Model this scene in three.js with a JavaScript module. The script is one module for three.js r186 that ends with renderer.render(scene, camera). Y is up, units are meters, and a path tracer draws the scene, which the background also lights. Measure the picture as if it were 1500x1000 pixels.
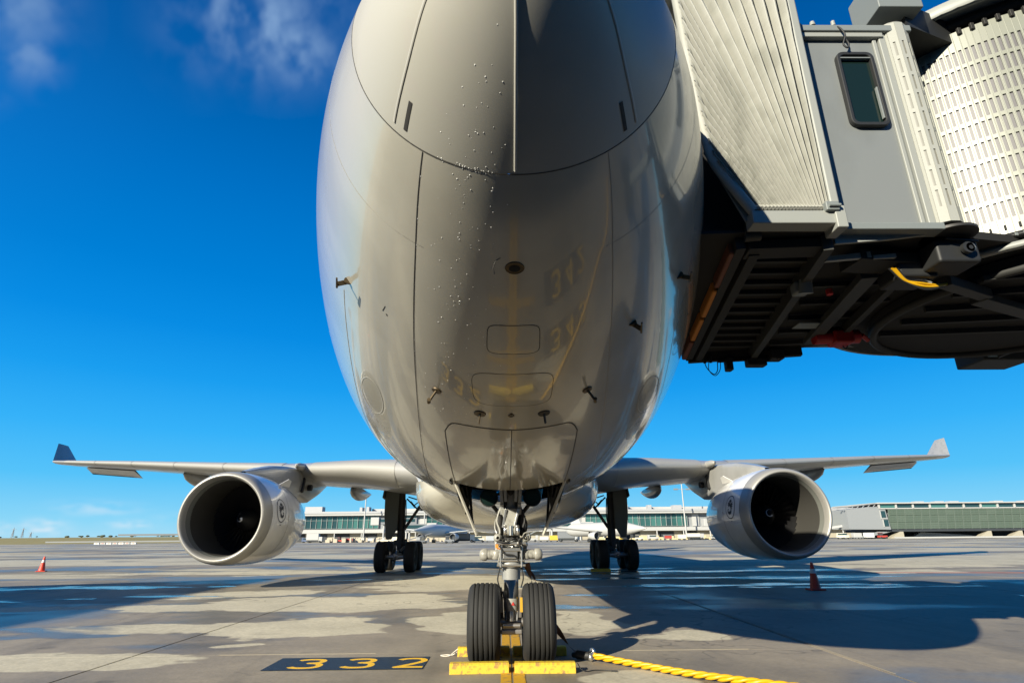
import * as THREE from 'three';
import { mergeGeometries, mergeVertices } from 'three/addons/utils/BufferGeometryUtils.js';
import { RoundedBoxGeometry } from 'three/addons/geometries/RoundedBoxGeometry.js';

// ---------------------------------------------------------------- camera, sky, sun, exposure
const scene = new THREE.Scene();
const camera = new THREE.PerspectiveCamera(61.41, 1024 / 682, 0.05, 6000);
{
  const pitch = Math.atan2(287, 842), yaw = 0.8 * Math.PI / 180, roll = 0.495 * Math.PI / 180;
  camera.position.set(-0.0677, 1.533, 0);
  camera.rotation.order = 'YXZ';
  camera.rotation.set(pitch, -yaw, -roll);
}
const EXPOSURE = 2.0;
const SUN_EL = 22.5 * Math.PI / 180, SUN_AZ = 41 * Math.PI / 180;      // light travels 41 deg right of straight ahead
const toSun = new THREE.Vector3(-Math.sin(SUN_AZ) * Math.cos(SUN_EL), Math.sin(SUN_EL), Math.cos(SUN_AZ) * Math.cos(SUN_EL));

// ---------------------------------------------------------------- noise
function mulberry(a) { return () => { a |= 0; a = a + 0x6D2B79F5 | 0; let t = Math.imul(a ^ a >>> 15, 1 | a); t = t + Math.imul(t ^ t >>> 7, 61 | t) ^ t; return ((t ^ t >>> 14) >>> 0) / 4294967296; }; }
const NT = new Float32Array(65536); { const r = mulberry(77); for (let i = 0; i < 65536; i++) NT[i] = r(); }
function vn(x, y) {
  const xi = Math.floor(x), yi = Math.floor(y); let fx = x - xi, fy = y - yi;
  fx = fx * fx * (3 - 2 * fx); fy = fy * fy * (3 - 2 * fy);
  const a = xi & 255, b = (xi + 1) & 255, c = (yi & 255) << 8, d = ((yi + 1) & 255) << 8;
  const p = NT[a | c], q = NT[b | c], r = NT[a | d], s = NT[b | d];
  return p + (q - p) * fx + (r - p + (p - q - r + s) * fx) * fy;
}
function fbm(x, y, o) { let v = 0, a = .5, n = 0; for (let i = 0; i < o; i++) { v += a * vn(x, y); n += a; a *= .5; x = x * 2.03 + 17.3; y = y * 2.03 + 5.1; } return v / n; }
const sst = (a, b, x) => { const t = Math.min(1, Math.max(0, (x - a) / (b - a))); return t * t * (3 - 2 * t); };
const lerp = (a, b, t) => a + (b - a) * t;
const clamp = (x, a = 0, b = 1) => Math.min(b, Math.max(a, x));
const D2R = Math.PI / 180;
function table(t, x) { if (x <= t[0][0]) return t[0][1]; for (let i = 1; i < t.length; i++) if (x <= t[i][0]) { const k = (x - t[i - 1][0]) / (t[i][0] - t[i - 1][0]); const A = t[i - 1][1], B = t[i][1]; return Array.isArray(A) ? A.map((v, j) => lerp(v, B[j], k)) : lerp(A, B, k); } return t[t.length - 1][1]; }
const s2l = c => { c /= 255; return c <= .04045 ? c / 12.92 : Math.pow((c + .055) / 1.055, 2.4); };
const l2s = c => { c = clamp(c); return Math.round(255 * (c <= .0031308 ? c * 12.92 : 1.055 * Math.pow(c, 1 / 2.4) - .055)); };

// ---------------------------------------------------------------- sky (float equirectangular)
{
  const W = 2048, Hh = 1024, data = new Float32Array(W * Hh * 4);
  const tab = [[-90, [60, 60, 60]], [-2, [150, 160, 165]], [0, [172, 222, 244]], [1.5, [140, 215, 248]], [5, [86, 195, 250]], [9, [54, 178, 249]], [13.5, [26, 158, 240]], [18, [8, 140, 228]], [23, [0, 127, 214]], [31, [0, 112, 196]], [39, [0, 95, 172]], [46, [0, 84, 158]], [60, [0, 72, 142]], [90, [0, 56, 112]]].map(([e, c]) => [e, c.map(s2l)]);
  // azimuth (deg, right of straight ahead), elevation, radius az, radius el, strength
  const clouds = [[-48.5, 38, 3.6, 3, .6], [-46, 35, 1.8, 1.8, .45], [-48.8, 32, 1.8, 1.6, .3], [-29, 44, 6, 3.6, .85], [-24.5, 43, 4, 2.6, .7], [-34, 42, 3.5, 3.4, .25], [-27, 47, 7, 2.6, .4], [-37.3, 1.0, 1.3, .5, .6], [-31.7, 1.25, 1.4, .3, .4], [-34, 2.4, 2.6, .5, .25], [-39, .9, 2, .4, .4], [-27, 1.8, 3, .4, .15]];
  for (let j = 0; j < Hh; j++) {
    const el = (j + .5) / Hh * 180 - 90;
    const base = table(tab, el);
    for (let i = 0; i < W; i++) {
      const th = (i + .5) / W * 2 * Math.PI - Math.PI;               // atan2(z, x)
      const ce = Math.cos(el * D2R), dx = Math.cos(th) * ce, dz = Math.sin(th) * ce, dy = Math.sin(el * D2R);
      const az = Math.atan2(dx, -dz) / D2R;
      let [r, g, b] = base;
      const cs = dx * toSun.x + dy * toSun.y + dz * toSun.z;
      if (el > -2) {
        const glow = .8 * Math.pow(Math.max(0, cs), 60) + .13 * Math.pow(Math.max(0, cs), 9) + .015 * Math.max(0, cs);
        r += glow * .95; g += glow * .9; b += glow * .82;
        let c = 0;
        for (const [ca, e, ra, re, k] of clouds) {
          const u = (az - ca) / ra, v = (el - e) / re, q = u * u + v * v;
          if (q < 4) { const f = e > 20 ? 1.1 : 1.9, n = fbm(az * f / Math.min(ra, 3) + 40, el * f / Math.min(re, 3) + 9, e > 20 ? 4 : 5); c = Math.max(c, k * Math.exp(-q * 1.1) * (e > 20 ? sst(.20, .74, n) * 1.2 : sst(.3, .72, n) * 1.5)); }
        }
        c = Math.min(c, .9);
        const cr = el < 5 ? [.82, .88, .93] : [.24, .40, .66];
        r = lerp(r, cr[0], c); g = lerp(g, cr[1], c); b = lerp(b, cr[2], c);
      }
      const o = (j * W + i) * 4;
      data[o] = r / EXPOSURE; data[o + 1] = g / EXPOSURE; data[o + 2] = b / EXPOSURE; data[o + 3] = 1;
    }
  }
  const t = new THREE.DataTexture(data, W, Hh, THREE.RGBAFormat, THREE.FloatType);
  t.mapping = THREE.EquirectangularReflectionMapping; t.colorSpace = THREE.LinearSRGBColorSpace;
  t.magFilter = t.minFilter = THREE.LinearFilter; t.needsUpdate = true;
  scene.background = t; scene.environment = t;
}
const sun = new THREE.DirectionalLight(new THREE.Color().setRGB(1, .925, .755), 5);
sun.position.copy(toSun).multiplyScalar(200); sun.castShadow = true;
sun.shadow.mapSize.set(4096, 4096);
Object.assign(sun.shadow.camera, { left: -70, right: 70, top: 70, bottom: -70, near: 1, far: 500 });
scene.add(sun); scene.add(sun.target);
const renderer = new THREE.WebGLRenderer({ antialias: true });
renderer.toneMapping = THREE.LinearToneMapping; renderer.toneMappingExposure = EXPOSURE;
renderer.shadowMap.enabled = true; renderer.setSize(1024, 682);

// ---------------------------------------------------------------- helpers; every coordinate is (x right, y up, d ahead)
const V = (x, y, d) => new THREE.Vector3(x, y, -d);
const taken = {};
function numbered(n) { const k = taken[n] = (taken[n] ?? -1) + 1; return k ? `${n}_${String(k).padStart(3, '0')}` : n; }
function mesh(name, geo, mat, parent) {
  if (Array.isArray(geo)) geo = merge(geo);
  const m = new THREE.Mesh(geo, mat); m.name = parent ? name : numbered(name); m.castShadow = m.receiveShadow = true;
  (parent || scene).add(m); return m;
}
function thing(name, label, category, group) {
  const o = new THREE.Group(); o.name = numbered(name); o.userData = { label, category }; if (group) o.userData.group = group; scene.add(o); return o;
}
const structure = o => { o.userData.kind = 'structure'; return o; };
const stuff = o => { o.userData.kind = 'stuff'; return o; };
function merge(list) {
  const L = list.map(g => { let q = g.index ? g.toNonIndexed() : g; for (const k of Object.keys(q.attributes)) if (!['position', 'normal', 'uv'].includes(k)) q.deleteAttribute(k); if (!q.attributes.uv) q.setAttribute('uv', new THREE.BufferAttribute(new Float32Array(q.attributes.position.count * 2), 2)); return q; });
  return L.length === 1 ? L[0] : mergeGeometries(L);
}
// grid of points f(i, j) -> Vector3, uv(i, j) -> [u, v]
function grid(ni, nj, f, uv, skip) {
  const pos = [], uvs = [], idx = [];
  for (let i = 0; i <= ni; i++) for (let j = 0; j <= nj; j++) { const p = f(i, j); pos.push(p.x, p.y, p.z); const w = uv ? uv(i, j) : [i, j]; uvs.push(w[0], w[1]); }
  for (let i = 0; i < ni; i++) for (let j = 0; j < nj; j++) {
    if (skip && skip(i, j)) continue;
    const a = i * (nj + 1) + j, b = a + nj + 1; idx.push(a, b, a + 1, b, b + 1, a + 1);
  }
  const g = new THREE.BufferGeometry();
  g.setAttribute('position', new THREE.Float32BufferAttribute(pos, 3)); g.setAttribute('uv', new THREE.Float32BufferAttribute(uvs, 2)); g.setIndex(idx);
  g.computeVertexNormals(); return g;
}
function orient(g, a, dir, up) {                                       // local +y -> dir
  const y = dir.clone().normalize(); let u = up ? up.clone() : (Math.abs(y.y) > .95 ? new THREE.Vector3(0, 0, 1) : new THREE.Vector3(0, 1, 0));
  const x = new THREE.Vector3().crossVectors(y, u).normalize(), z = new THREE.Vector3().crossVectors(x, y);
  const m = new THREE.Matrix4().makeBasis(x, y, z); m.setPosition(a); return g.applyMatrix4(m);
}
function beam(a, b, w, h, r = .006) {                                  // w across, h vertical-ish
  const d = b.clone().sub(a), L = d.length();
  const g = new RoundedBoxGeometry(w, L, h, 1, Math.min(r, w * .3, h * .3)); g.translate(0, L / 2, 0); return orient(g, a, d);
}
function rod(a, b, r0, r1 = r0, n = 14) { const d = b.clone().sub(a), L = d.length(); const g = new THREE.CylinderGeometry(r1, r0, L, n); g.translate(0, L / 2, 0); return orient(g, a, d); }
function box(x0, x1, y0, y1, d0, d1, r = .01) { const w = x1 - x0, h = y1 - y0, t = d1 - d0; const g = r ? new RoundedBoxGeometry(w, h, t, 1, Math.min(r, w * .3, h * .3, t * .3)) : new THREE.BoxGeometry(w, h, t); g.translate((x0 + x1) / 2, (y0 + y1) / 2, -(d0 + d1) / 2); return g; }
function pipe(pts, r, seg = 40, n = 8) { return new THREE.TubeGeometry(new THREE.CatmullRomCurve3(pts), seg, r, n, false); }
function revolve(prof, o, axis, n = 48, a0 = 0, a1 = Math.PI * 2) {    // prof [[along, radius], ...]
  const y = axis.clone().normalize(), u = Math.abs(y.y) > .9 ? new THREE.Vector3(1, 0, 0) : new THREE.Vector3(0, 1, 0);
  const x = new THREE.Vector3().crossVectors(y, u).normalize(), z = new THREE.Vector3().crossVectors(x, y);
  let L = 0; const ls = prof.map((p, i) => i ? (L += Math.hypot(p[0] - prof[i - 1][0], p[1] - prof[i - 1][1])) : 0);
  const g = grid(prof.length - 1, n, (i, j) => { const t = a0 + (a1 - a0) * j / n, [s, r] = prof[i]; return o.clone().addScaledVector(y, s).addScaledVector(x, r * Math.cos(t)).addScaledVector(z, r * Math.sin(t)); }, (i, j) => [j / n * prof[i][1] * 6.28, ls[i]]);
  if (a1 - a0 > 6.28) {                                               // smooth over the seam
    const N = g.attributes.normal; for (let i = 0; i < prof.length; i++) { const p = i * (n + 1), q = p + n; const v = new THREE.Vector3(N.getX(p) + N.getX(q), N.getY(p) + N.getY(q), N.getZ(p) + N.getZ(q)).normalize(); N.setXYZ(p, v.x, v.y, v.z); N.setXYZ(q, v.x, v.y, v.z); }
  }
  return g;
}
function extrude(pts2, map, thick, bevel = 0) {                        // polygon extruded; map(geometry) places it
  const s = new THREE.Shape(pts2.map(p => new THREE.Vector2(p[0], p[1])));
  const g = new THREE.ExtrudeGeometry(s, { depth: thick, bevelEnabled: bevel > 0, bevelSize: bevel, bevelThickness: bevel, bevelSegments: 1 });
  map && map(g); return g;
}
const plan = (pts, y0, y1) => extrude(pts, g => { g.rotateX(-Math.PI / 2); g.translate(0, y0, 0); }, y1 - y0);   // pts (x, d)
const X1 = new THREE.Vector3(1, 0, 0), Y1 = new THREE.Vector3(0, 1, 0), DZ = new THREE.Vector3(0, 0, -1);

// ---------------------------------------------------------------- textures and materials
function tex(n, f, { srgb = false, rep = 1, m = n } = {}) {
  const d = new Uint8Array(n * m * 4);
  for (let j = 0; j < m; j++) for (let i = 0; i < n; i++) { const c = f(i / n, j / m, i, j), o = (j * n + i) * 4; d[o] = c[0]; d[o + 1] = c[1]; d[o + 2] = c[2]; d[o + 3] = 255; }
  const t = new THREE.DataTexture(d, n, m); if (srgb) t.colorSpace = THREE.SRGBColorSpace;
  t.wrapS = t.wrapT = THREE.RepeatWrapping; t.magFilter = THREE.LinearFilter; t.minFilter = THREE.LinearMipmapLinearFilter; t.generateMipmaps = true; t.repeat.set(rep, rep); t.needsUpdate = true; return t;
}
const tileable = (x, y, s, o) => { // periodic fbm on the unit square, s cells
  let v = 0, a = .5, n = 0; for (let k = 0; k < o; k++) { const c = s << k; const X = x * c, Y = y * c, xi = Math.floor(X), yi = Math.floor(Y); let fx = X - xi, fy = Y - yi; fx = fx * fx * (3 - 2 * fx); fy = fy * fy * (3 - 2 * fy); const h = (p, q) => NT[((p % c) + 37 * k & 255) | (((q % c) + 91 * k & 255) << 8)]; const p = h(xi, yi), q = h(xi + 1, yi), r = h(xi, yi + 1), w = h(xi + 1, yi + 1); v += a * (p + (q - p) * fx + (r - p + (p - q - r + w) * fx) * fy); n += a; a *= .5; } return v / n;
};
const g1 = v => [v, v, v];
const bumpFine = tex(512, (u, v) => g1(tileable(u, v, 32, 4) * 255));          // fine grain
const bumpWave = tex(512, (u, v) => g1(tileable(u, v, 4, 3) * 255), { rep: 1 / 1.6 });
const wrinkle = tex(512, (u, v) => { const a = tileable(u + .06 * tileable(u, v, 3, 2), v, 7, 4), r = 1 - Math.abs(2 * a - 1); return g1(255 * Math.pow(r, 2.2)); }, { rep: .55 });
const dirt = (base, amp, s = 6, rep = .5) => tex(512, (u, v) => { const n = tileable(u, v, s, 5), k = 1 - amp * sst(.42, .75, n); return base.map((c, i) => l2s(c * (k - (i == 2 ? amp * .12 * n : 0)))); }, { srgb: true, rep });
const col = (r, g, b) => new THREE.Color().setRGB(r, g ?? r, b ?? r);
const std = (c, rough, metal = 0, extra = {}) => new THREE.MeshStandardMaterial({ color: c, roughness: rough, metalness: metal, ...extra });
const bf = (rep) => { const t = bumpFine.clone(); t.repeat.set(rep, rep); t.needsUpdate = true; return t; };
const M = {
  paint: new THREE.MeshPhysicalMaterial({ map: dirt([.43, .412, .352], .12, 6, .24), roughness: .19, ior: 1.52, clearcoat: .6, clearcoatRoughness: .03, bumpMap: bumpWave, bumpScale: .0010, side: THREE.DoubleSide }),
  radome: new THREE.MeshPhysicalMaterial({ map: dirt([.385, .374, .33], .08, 5, .4), roughness: .5, clearcoat: .35, clearcoatRoughness: .28, bumpMap: bumpWave, bumpScale: .0005, side: THREE.DoubleSide }),
  wing: new THREE.MeshPhysicalMaterial({ map: dirt([.30, .298, .285], .16, 5, .3), roughness: .38, clearcoat: .6, clearcoatRoughness: .12 }),
  slat: std(col(.34, .33, .30), .4, .15),
  nacelle: new THREE.MeshPhysicalMaterial({ map: dirt([.74, .725, .68], .07, 5, .4), roughness: .4, clearcoat: 1, clearcoatRoughness: .05, bumpMap: bumpWave, bumpScale: .0006 }),
  lip: std(col(.36, .35, .32), .42, .4),
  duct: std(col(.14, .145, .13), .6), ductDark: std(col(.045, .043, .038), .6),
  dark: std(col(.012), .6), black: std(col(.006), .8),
  seal: std(col(.03, .028, .025), .7), lightSeal: std(col(.30, .29, .26), .6), strip: std(col(.40, .39, .35), .45),
  bronze: std(col(.09, .065, .035), .45, .5),
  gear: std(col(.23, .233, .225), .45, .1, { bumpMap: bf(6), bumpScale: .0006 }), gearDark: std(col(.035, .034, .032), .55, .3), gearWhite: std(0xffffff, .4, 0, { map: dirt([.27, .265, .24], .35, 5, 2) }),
  alu: std(col(.62, .62, .60), .28, .9), chrome: std(col(.75, .75, .74), .08, 1), steel: std(col(.34, .33, .32), .4, .8),
  tyre: std(col(.012, .0122, .012), .78, 0, { bumpMap: bf(5), bumpScale: .0015 }), rim: std(col(.3), .45, .5),
  blade: std(col(.035, .035, .037), .45, .5), spinner: std(col(.012), .5), white: std(col(.75), .45),
  yellow: std(col(.46, .26, .012), .55), cable: std(col(.56, .31, .005), .42), brown: std(col(.16, .07, .03), .7), orange: std(col(.55, .20, .02), .6), red: std(col(.42, .02, .015), .55),
  coneRed: std(col(.62, .05, .02), .5),
  bridge: std(0xffffff, .55, 0, { map: dirt([.155, .168, .17], .16, 5, .35) }),
  frame: std(col(.16, .178, .175), .5), frameLight: std(col(.25, .26, .24), .5),
  fabric: std(0xffffff, .62, 0, { map: dirt([.30, .302, .27], .2, 5, .5), bumpMap: wrinkle, bumpScale: .005, side: THREE.DoubleSide }),
  slatW: std(col(.205, .212, .175), .38, .05), slatBack: std(col(.10, .097, .103), .5),
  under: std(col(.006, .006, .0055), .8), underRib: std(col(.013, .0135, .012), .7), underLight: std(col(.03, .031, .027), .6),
  glass: new THREE.MeshPhysicalMaterial({ color: col(.006, .014, .012), roughness: .12, ior: 1.35 }),
  gasket: std(col(.014, .015, .0155), .6),
  chock: std(0xffffff, .6, 0, { map: tex(512, (u, v) => { const n = tileable(u, v, 8, 5), m = tileable(u + .3, v, 20, 4); const k = sst(.68, .76, n) * .75, s = sst(.55, .75, m); return [lerp(.56, .26, k) * (1 - .25 * s), lerp(.385, .13, k) * (1 - .3 * s), lerp(.025, .06, k)].map(l2s); }, { srgb: true, rep: 2 }), bumpMap: bf(6), bumpScale: .003 }),
};

// ---------------------------------------------------------------- apron: stains and puddles are laid out in metres
// dry patches [x, d, rx, rd], puddles [x, d, rx, rd]
const DRY = [[-3.75, 12.0, 1.7, 1.5], [-6.5, 11.9, 2.1, .7], [-6.4, 8.8, 2.3, .8], [-4.4, 15.9, 3.0, 1.6], [-7.3, 15.2, 3.0, .75], [-2.6, 17.6, 1.6, 1.2], [-1.05, 12.5, .6, 1.5], [1.4, 12.4, .8, 1.7], [2.7, 10.1, .8, .45], [-4.4, 9.95, .4, .18], [-11.5, 15.4, 2.4, .6], [-8.0, 19, 2.8, 1.5], [-1.0, 22, 3.2, 2.2], [-2.2, 20.5, 2.6, 1.0], [1.6, 7.3, 1.0, .55], [-2.5, 25, 5, 1.6], [-12, 30, 9, 1.6], [12, 26.5, 7, 1.6], [17, 31, 9, 1.7], [-4, 35, 6, 1.5], [16, 13.5, 2.2, .9]];
const PUD = [[-8.4, 11.4, 1.3, .42], [-10, 18.1, 1.5, .25], [-14, 21.6, 3, .5], [8, 20.2, 5.0, .32], [10.5, 19.3, 2.6, .14], [1.7, 14.6, .6, .4], [6.2, 24, 4.5, .35], [11, 23.4, 3, .3], [4, 27, 2.5, .4], [9, 28.5, 4, .6], [17, 16, 2.2, .4], [-5.5, 24.5, 1.6, .22], [2.6, 17.3, .8, .25], [4.5, 31, 3, .7], [-16, 17.5, 2.4, .4]];
function ground(x, d) {
  const w1 = fbm(x * .42 + 3, d * .8 + 8, 6) - .5, w2 = fbm(x * .42 + 60, d * .8 + 31, 6) - .5, fine = fbm(x * 3.1, d * 3.1, 3);
  let dry = 0, pud = 0;
  if (d < 46 && Math.abs(x) < 32) {
    for (const [a, b, rx, rd] of DRY) { if (!rd) continue; const u = (x - a + w1 * 1.2) / rx + w1 * 1.2, v = (d - b + w2 * 1.1) / rd + w2 * 1.1, q = Math.sqrt(u * u + v * v); if (q < 1.4) dry = Math.max(dry, 1 - sst(.93, 1.07, q + (fine - .5) * .3)); }
    for (const [a, b, rx, rd] of PUD) { const u = (x - a + w2 * 3) / rx, v = (d - b + w1 * 1.5) / rd, q = Math.sqrt(u * u + v * v); if (q < 1.6) pud = Math.max(pud, 1 - sst(.45, 1.4, q + (fine - .5) * .6) * sst(.3, .55, fbm(x * .9 + 7, d * 2.2, 4))); }
  }
  const far = sst(22, 34, d) + sst(12, 20, Math.abs(x)) * .6;
  if (far > 0) { const n = fbm(x * .075 + 11, d * .21 + 4, 5); dry = Math.max(dry, Math.min(1, far) * sst(.47, .60, n) * .9); }
  const mott = fbm(x * 1.1 + 9, d * 1.1 + 2, 5), big = fbm(x * .16 + 71, d * .16 + 13, 3), grain = .5 * fbm(x * 14, d * 14, 2) + .5 * vn(x * 41, d * 41);
  let c = [.236, .202, .150].map((v, i) => v * (.62 + .62 * mott) * (.74 + .5 * big) + (i == 2 ? .02 * (big - .4) : 0));
  const dc = [.43, .39, .29].map(v => v * (.80 + .34 * mott) * (.93 + .14 * grain));
  c = c.map((v, i) => lerp(v, dc[i], dry));
  // tyre rubber and oil darkening along the lead-in line, small dark spots
  const rub = .28 * Math.exp(-Math.pow((x - .02) / .75, 2)) * sst(.35, .65, fbm(x * 2.2 + 5, d * .3, 3)) * (1 - sst(9, 14, d));
  const cw = fbm(x * .7 + 20, d * .7, 4), crack = d < 34 ? (1 - sst(.0, .010, Math.abs(cw - .5))) * sst(.5, .62, fbm(x * .2 + 3, d * .2 + 50, 2)) : 0;
  const wet = sst(.50, .62, fbm(x * .16 + 40, d * .34 + 9, 5)) * (1 - dry);
  const streak = sst(.55, .8, fbm(x * 2.6 + d * .2, d * .16 + 30, 4)) * .18 * (1 - dry);
  const spot = sst(.80, .88, fbm(x * 1.7 + 100, d * 1.7, 2)) * .3;
  const k = (1 - .26 * wet) * (1 - streak) * (1 - rub) * (1 - spot) * (.84 + .32 * grain) * (1 - .45 * pud) * (1 - .45 * crack);
  return { c: c.map(v => v * k), r: lerp(lerp(.60 + .16 * mott - .32 * wet, .85, dry), .10, pud * (d < 13 ? .6 : 1)) };
}
function groundMaps(n, nr, x0, d0, size, bs) {
  const map = tex(n, (u, v) => ground(x0 + u * size, d0 + v * size).c.map(l2s), { srgb: true, rep: 1 / size });
  const rough = tex(nr, (u, v) => { const r = ground(x0 + u * size, d0 + v * size).r; return g1(r * 255); }, { rep: 1 / size });
  for (const t of [map, rough]) { t.offset.set(-x0 / size, -d0 / size); }
  return new THREE.MeshStandardMaterial({ map, roughnessMap: rough, roughness: 1, metalness: 0, bumpMap: bf(1.3), bumpScale: bs });
}
const GM = { near: groundMaps(2048, 1024, -16, 2, 32, .0022), mid: groundMaps(2048, 1024, -64, -32, 128, .002), far: groundMaps(1024, 512, -256, -60, 512, 0) };
const apron = structure(new THREE.Group()); apron.name = 'apron'; scene.add(apron);
const worldUV = g => { const p = g.attributes.position, uv = g.attributes.uv; for (let i = 0; i < p.count; i++) uv.setXY(i, p.getX(i), -p.getZ(i)); return g; };
{
  const base = new THREE.PlaneGeometry(4000, 4000, 8, 8); base.rotateX(-Math.PI / 2); base.translate(0, -.03, -1000); worldUV(base);
  mesh('base_sheet', base, GM.far, apron);
  const gap = std(col(.035, .03, .028), .9);
  const j = new THREE.PlaneGeometry(97 + .2, 105 + .2); j.rotateX(-Math.PI / 2); j.translate(4.4, -.014, -47.6); mesh('joint_filler', j, gap, apron);
  for (let a = 0; a < 10; a++) for (let b = 0; b < 15; b++) {
    const x0 = -44.1 + a * 9.7, d0 = -4.9 + b * 7;
    const g = new THREE.BoxGeometry(9.7 - .03, .2, 7 - .012, 1, 1, 1); g.translate(x0 + 4.85, -.1 + .0016 * Math.sin(a * 7 + b * 13), -(d0 + 3.5));
    worldUV(g);
    mesh('concrete_slab', g, x0 > -15.9 && x0 + 9.7 < 15.9 && d0 > 1.9 && d0 + 7 < 34 ? GM.near : GM.mid, apron);
  }
  // pale sealant smears beside two of the joints
  const smear = std(col(.23, .205, .16), .8);
  const thin = (x0, d0, x1, d1, w) => beam(V(x0, .002, d0), V(x1, .002, d1), w, .006, .001);
  mesh('joint_sealant', [thin(4.45, 7.5, 4.45, 13, .012), thin(4.45, 13.5, 4.45, 16.9, .012), thin(-4.1, 9.12, -1.9, 9.12, .008), thin(1.6, 9.13, 3.4, 9.13, .008)], smear, apron);
}
// painted markings
{
  const paintTex = tex(1024, (u, v) => { const n = tileable(u, v, 24, 4), m = tileable(u, v, 6, 3), k = clamp(sst(.6, .72, n) * .8 + sst(.6, .8, m) * .4); return [lerp(.48, .17, k), lerp(.26, .13, k), lerp(.010, .08, k)].map(l2s); }, { srgb: true, rep: .5 });
  const pm = std(0xffffff, .6, 0, { map: paintTex, bumpMap: bf(1.5), bumpScale: .002 });
  const strip = (x0, x1, d0, d1, y = .004) => { const g = new THREE.BoxGeometry(x1 - x0, .004, d1 - d0); g.translate((x0 + x1) / 2, y, -(d0 + d1) / 2); return worldUV(g); };
  for (const [a, b] of [[-9, 2.5], [2.52, 9.1], [9.13, 11.2]]) { mesh('lead_in_line', strip(-.125, -.004, a, b), pm, apron); mesh('lead_in_line', strip(.02, .155, a, b), pm, apron); }
  mesh('stop_bar', strip(-.86, -.13, 5.38, 5.56), pm, apron); mesh('stop_bar', strip(.16, .8, 5.38, 5.56), pm, apron);
  mesh('stop_bar', strip(-.86, -.13, 6.84, 7.0), pm, apron); mesh('stop_bar', strip(.16, .8, 6.84, 7.0), pm, apron);
  const panel = (txt, x, d, w, h) => {
    const cv = document.createElement('canvas'); cv.width = 1024; cv.height = 384; const c = cv.getContext('2d');
    c.fillStyle = '#1d2a38'; c.fillRect(0, 0, 1024, 384);
    const rnd = mulberry(txt.charCodeAt(1) * 31 + 5);
    for (let i = 0; i < 900; i++) { c.fillStyle = `rgba(${90 + rnd() * 40},${85 + rnd() * 40},${80 + rnd() * 30},${rnd() * .16})`; c.fillRect(rnd() * 1024, rnd() * 384, 3 + rnd() * 22, 1 + rnd() * 4); }
    c.strokeStyle = '#e6b416'; c.lineWidth = 44; c.lineCap = 'butt'; c.lineJoin = 'round';
    [...txt].forEach((ch, i) => {
      c.save(); c.translate(150 + i * 340, 40); c.beginPath();
      if (ch === '3') { c.moveTo(6, 52); c.quadraticCurveTo(36, 20, 92, 20); c.quadraticCurveTo(168, 20, 168, 76); c.quadraticCurveTo(168, 134, 96, 138); c.quadraticCurveTo(180, 142, 180, 212); c.quadraticCurveTo(180, 284, 88, 284); c.quadraticCurveTo(28, 284, 2, 248); }
      if (ch === '2') { c.moveTo(8, 62); c.quadraticCurveTo(30, 20, 94, 20); c.quadraticCurveTo(172, 20, 172, 88); c.quadraticCurveTo(172, 140, 12, 284); c.lineTo(186, 284); }
      if (ch === '4') { c.moveTo(140, 304); c.lineTo(140, 20); c.lineTo(8, 210); c.lineTo(190, 210); }
      c.stroke(); c.restore();
    });
    for (let i = 0; i < 500; i++) { c.fillStyle = `rgba(60,62,64,${rnd() * .25})`; c.fillRect(rnd() * 1024, rnd() * 384, 2 + rnd() * 14, 1 + rnd() * 3); }
    const t = new THREE.CanvasTexture(cv); t.colorSpace = THREE.SRGBColorSpace;
    const g = new THREE.PlaneGeometry(w, h); g.rotateX(-Math.PI / 2); g.translate(x, .006, -d);
    return mesh('stand_number', g, std(0xffffff, .55, 0, { map: t, bumpMap: bf(20), bumpScale: .002 }), apron);
  };
  panel('332', -2.1, 8.43, 2.0, .78); panel('343', 2.15, 6.72, 2.0, .78); panel('342', 2.2, 5.35, 2.0, .78);
  // yellow and white taxi markings farther out
  const wm = std(col(.6, .6, .56), .7), rm = std(col(.4, .06, .05), .7);
  mesh('taxi_line', [strip(-90, 90, 84, 84.4, .008)], pm, apron);
  mesh('road_edge_line', [strip(-200, 200, 150, 150.6, -.02), strip(-200, 200, 162, 162.6, -.02)], wm, apron);
  const rl = thin2(10, 27, 48, 20, .18); mesh('safety_line', rl, rm, apron);
  function thin2(x0, d0, x1, d1, w) { return beam(V(x0, .006, d0), V(x1, .006, d1), w, .004, .001); }
}
// grass beyond the apron, rising gently on the left
{
  const gm = std(0xffffff, .95, 0, { map: tex(512, (u, v) => { const n = tileable(u, v, 10, 5); return [lerp(.16, .30, n), lerp(.135, .24, n), lerp(.04, .075, n)].map(l2s); }, { srgb: true, rep: 1 / 60 }) });
  const g = grid(24, 40, (i, j) => { const d = 365 + i * i * 2.4, x = -1500 + j * 36.5; const edge = sst(-90, -170, x); return V(x, -.02 + edge * (sst(0, 24, i) * 9.5 + .3 * Math.sin(x * .03 + i) * i / 24), d); }, (i, j) => [j * 36.5, i * i * 2.4]);
  structure(mesh('grass_field', g, gm));
}

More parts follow.
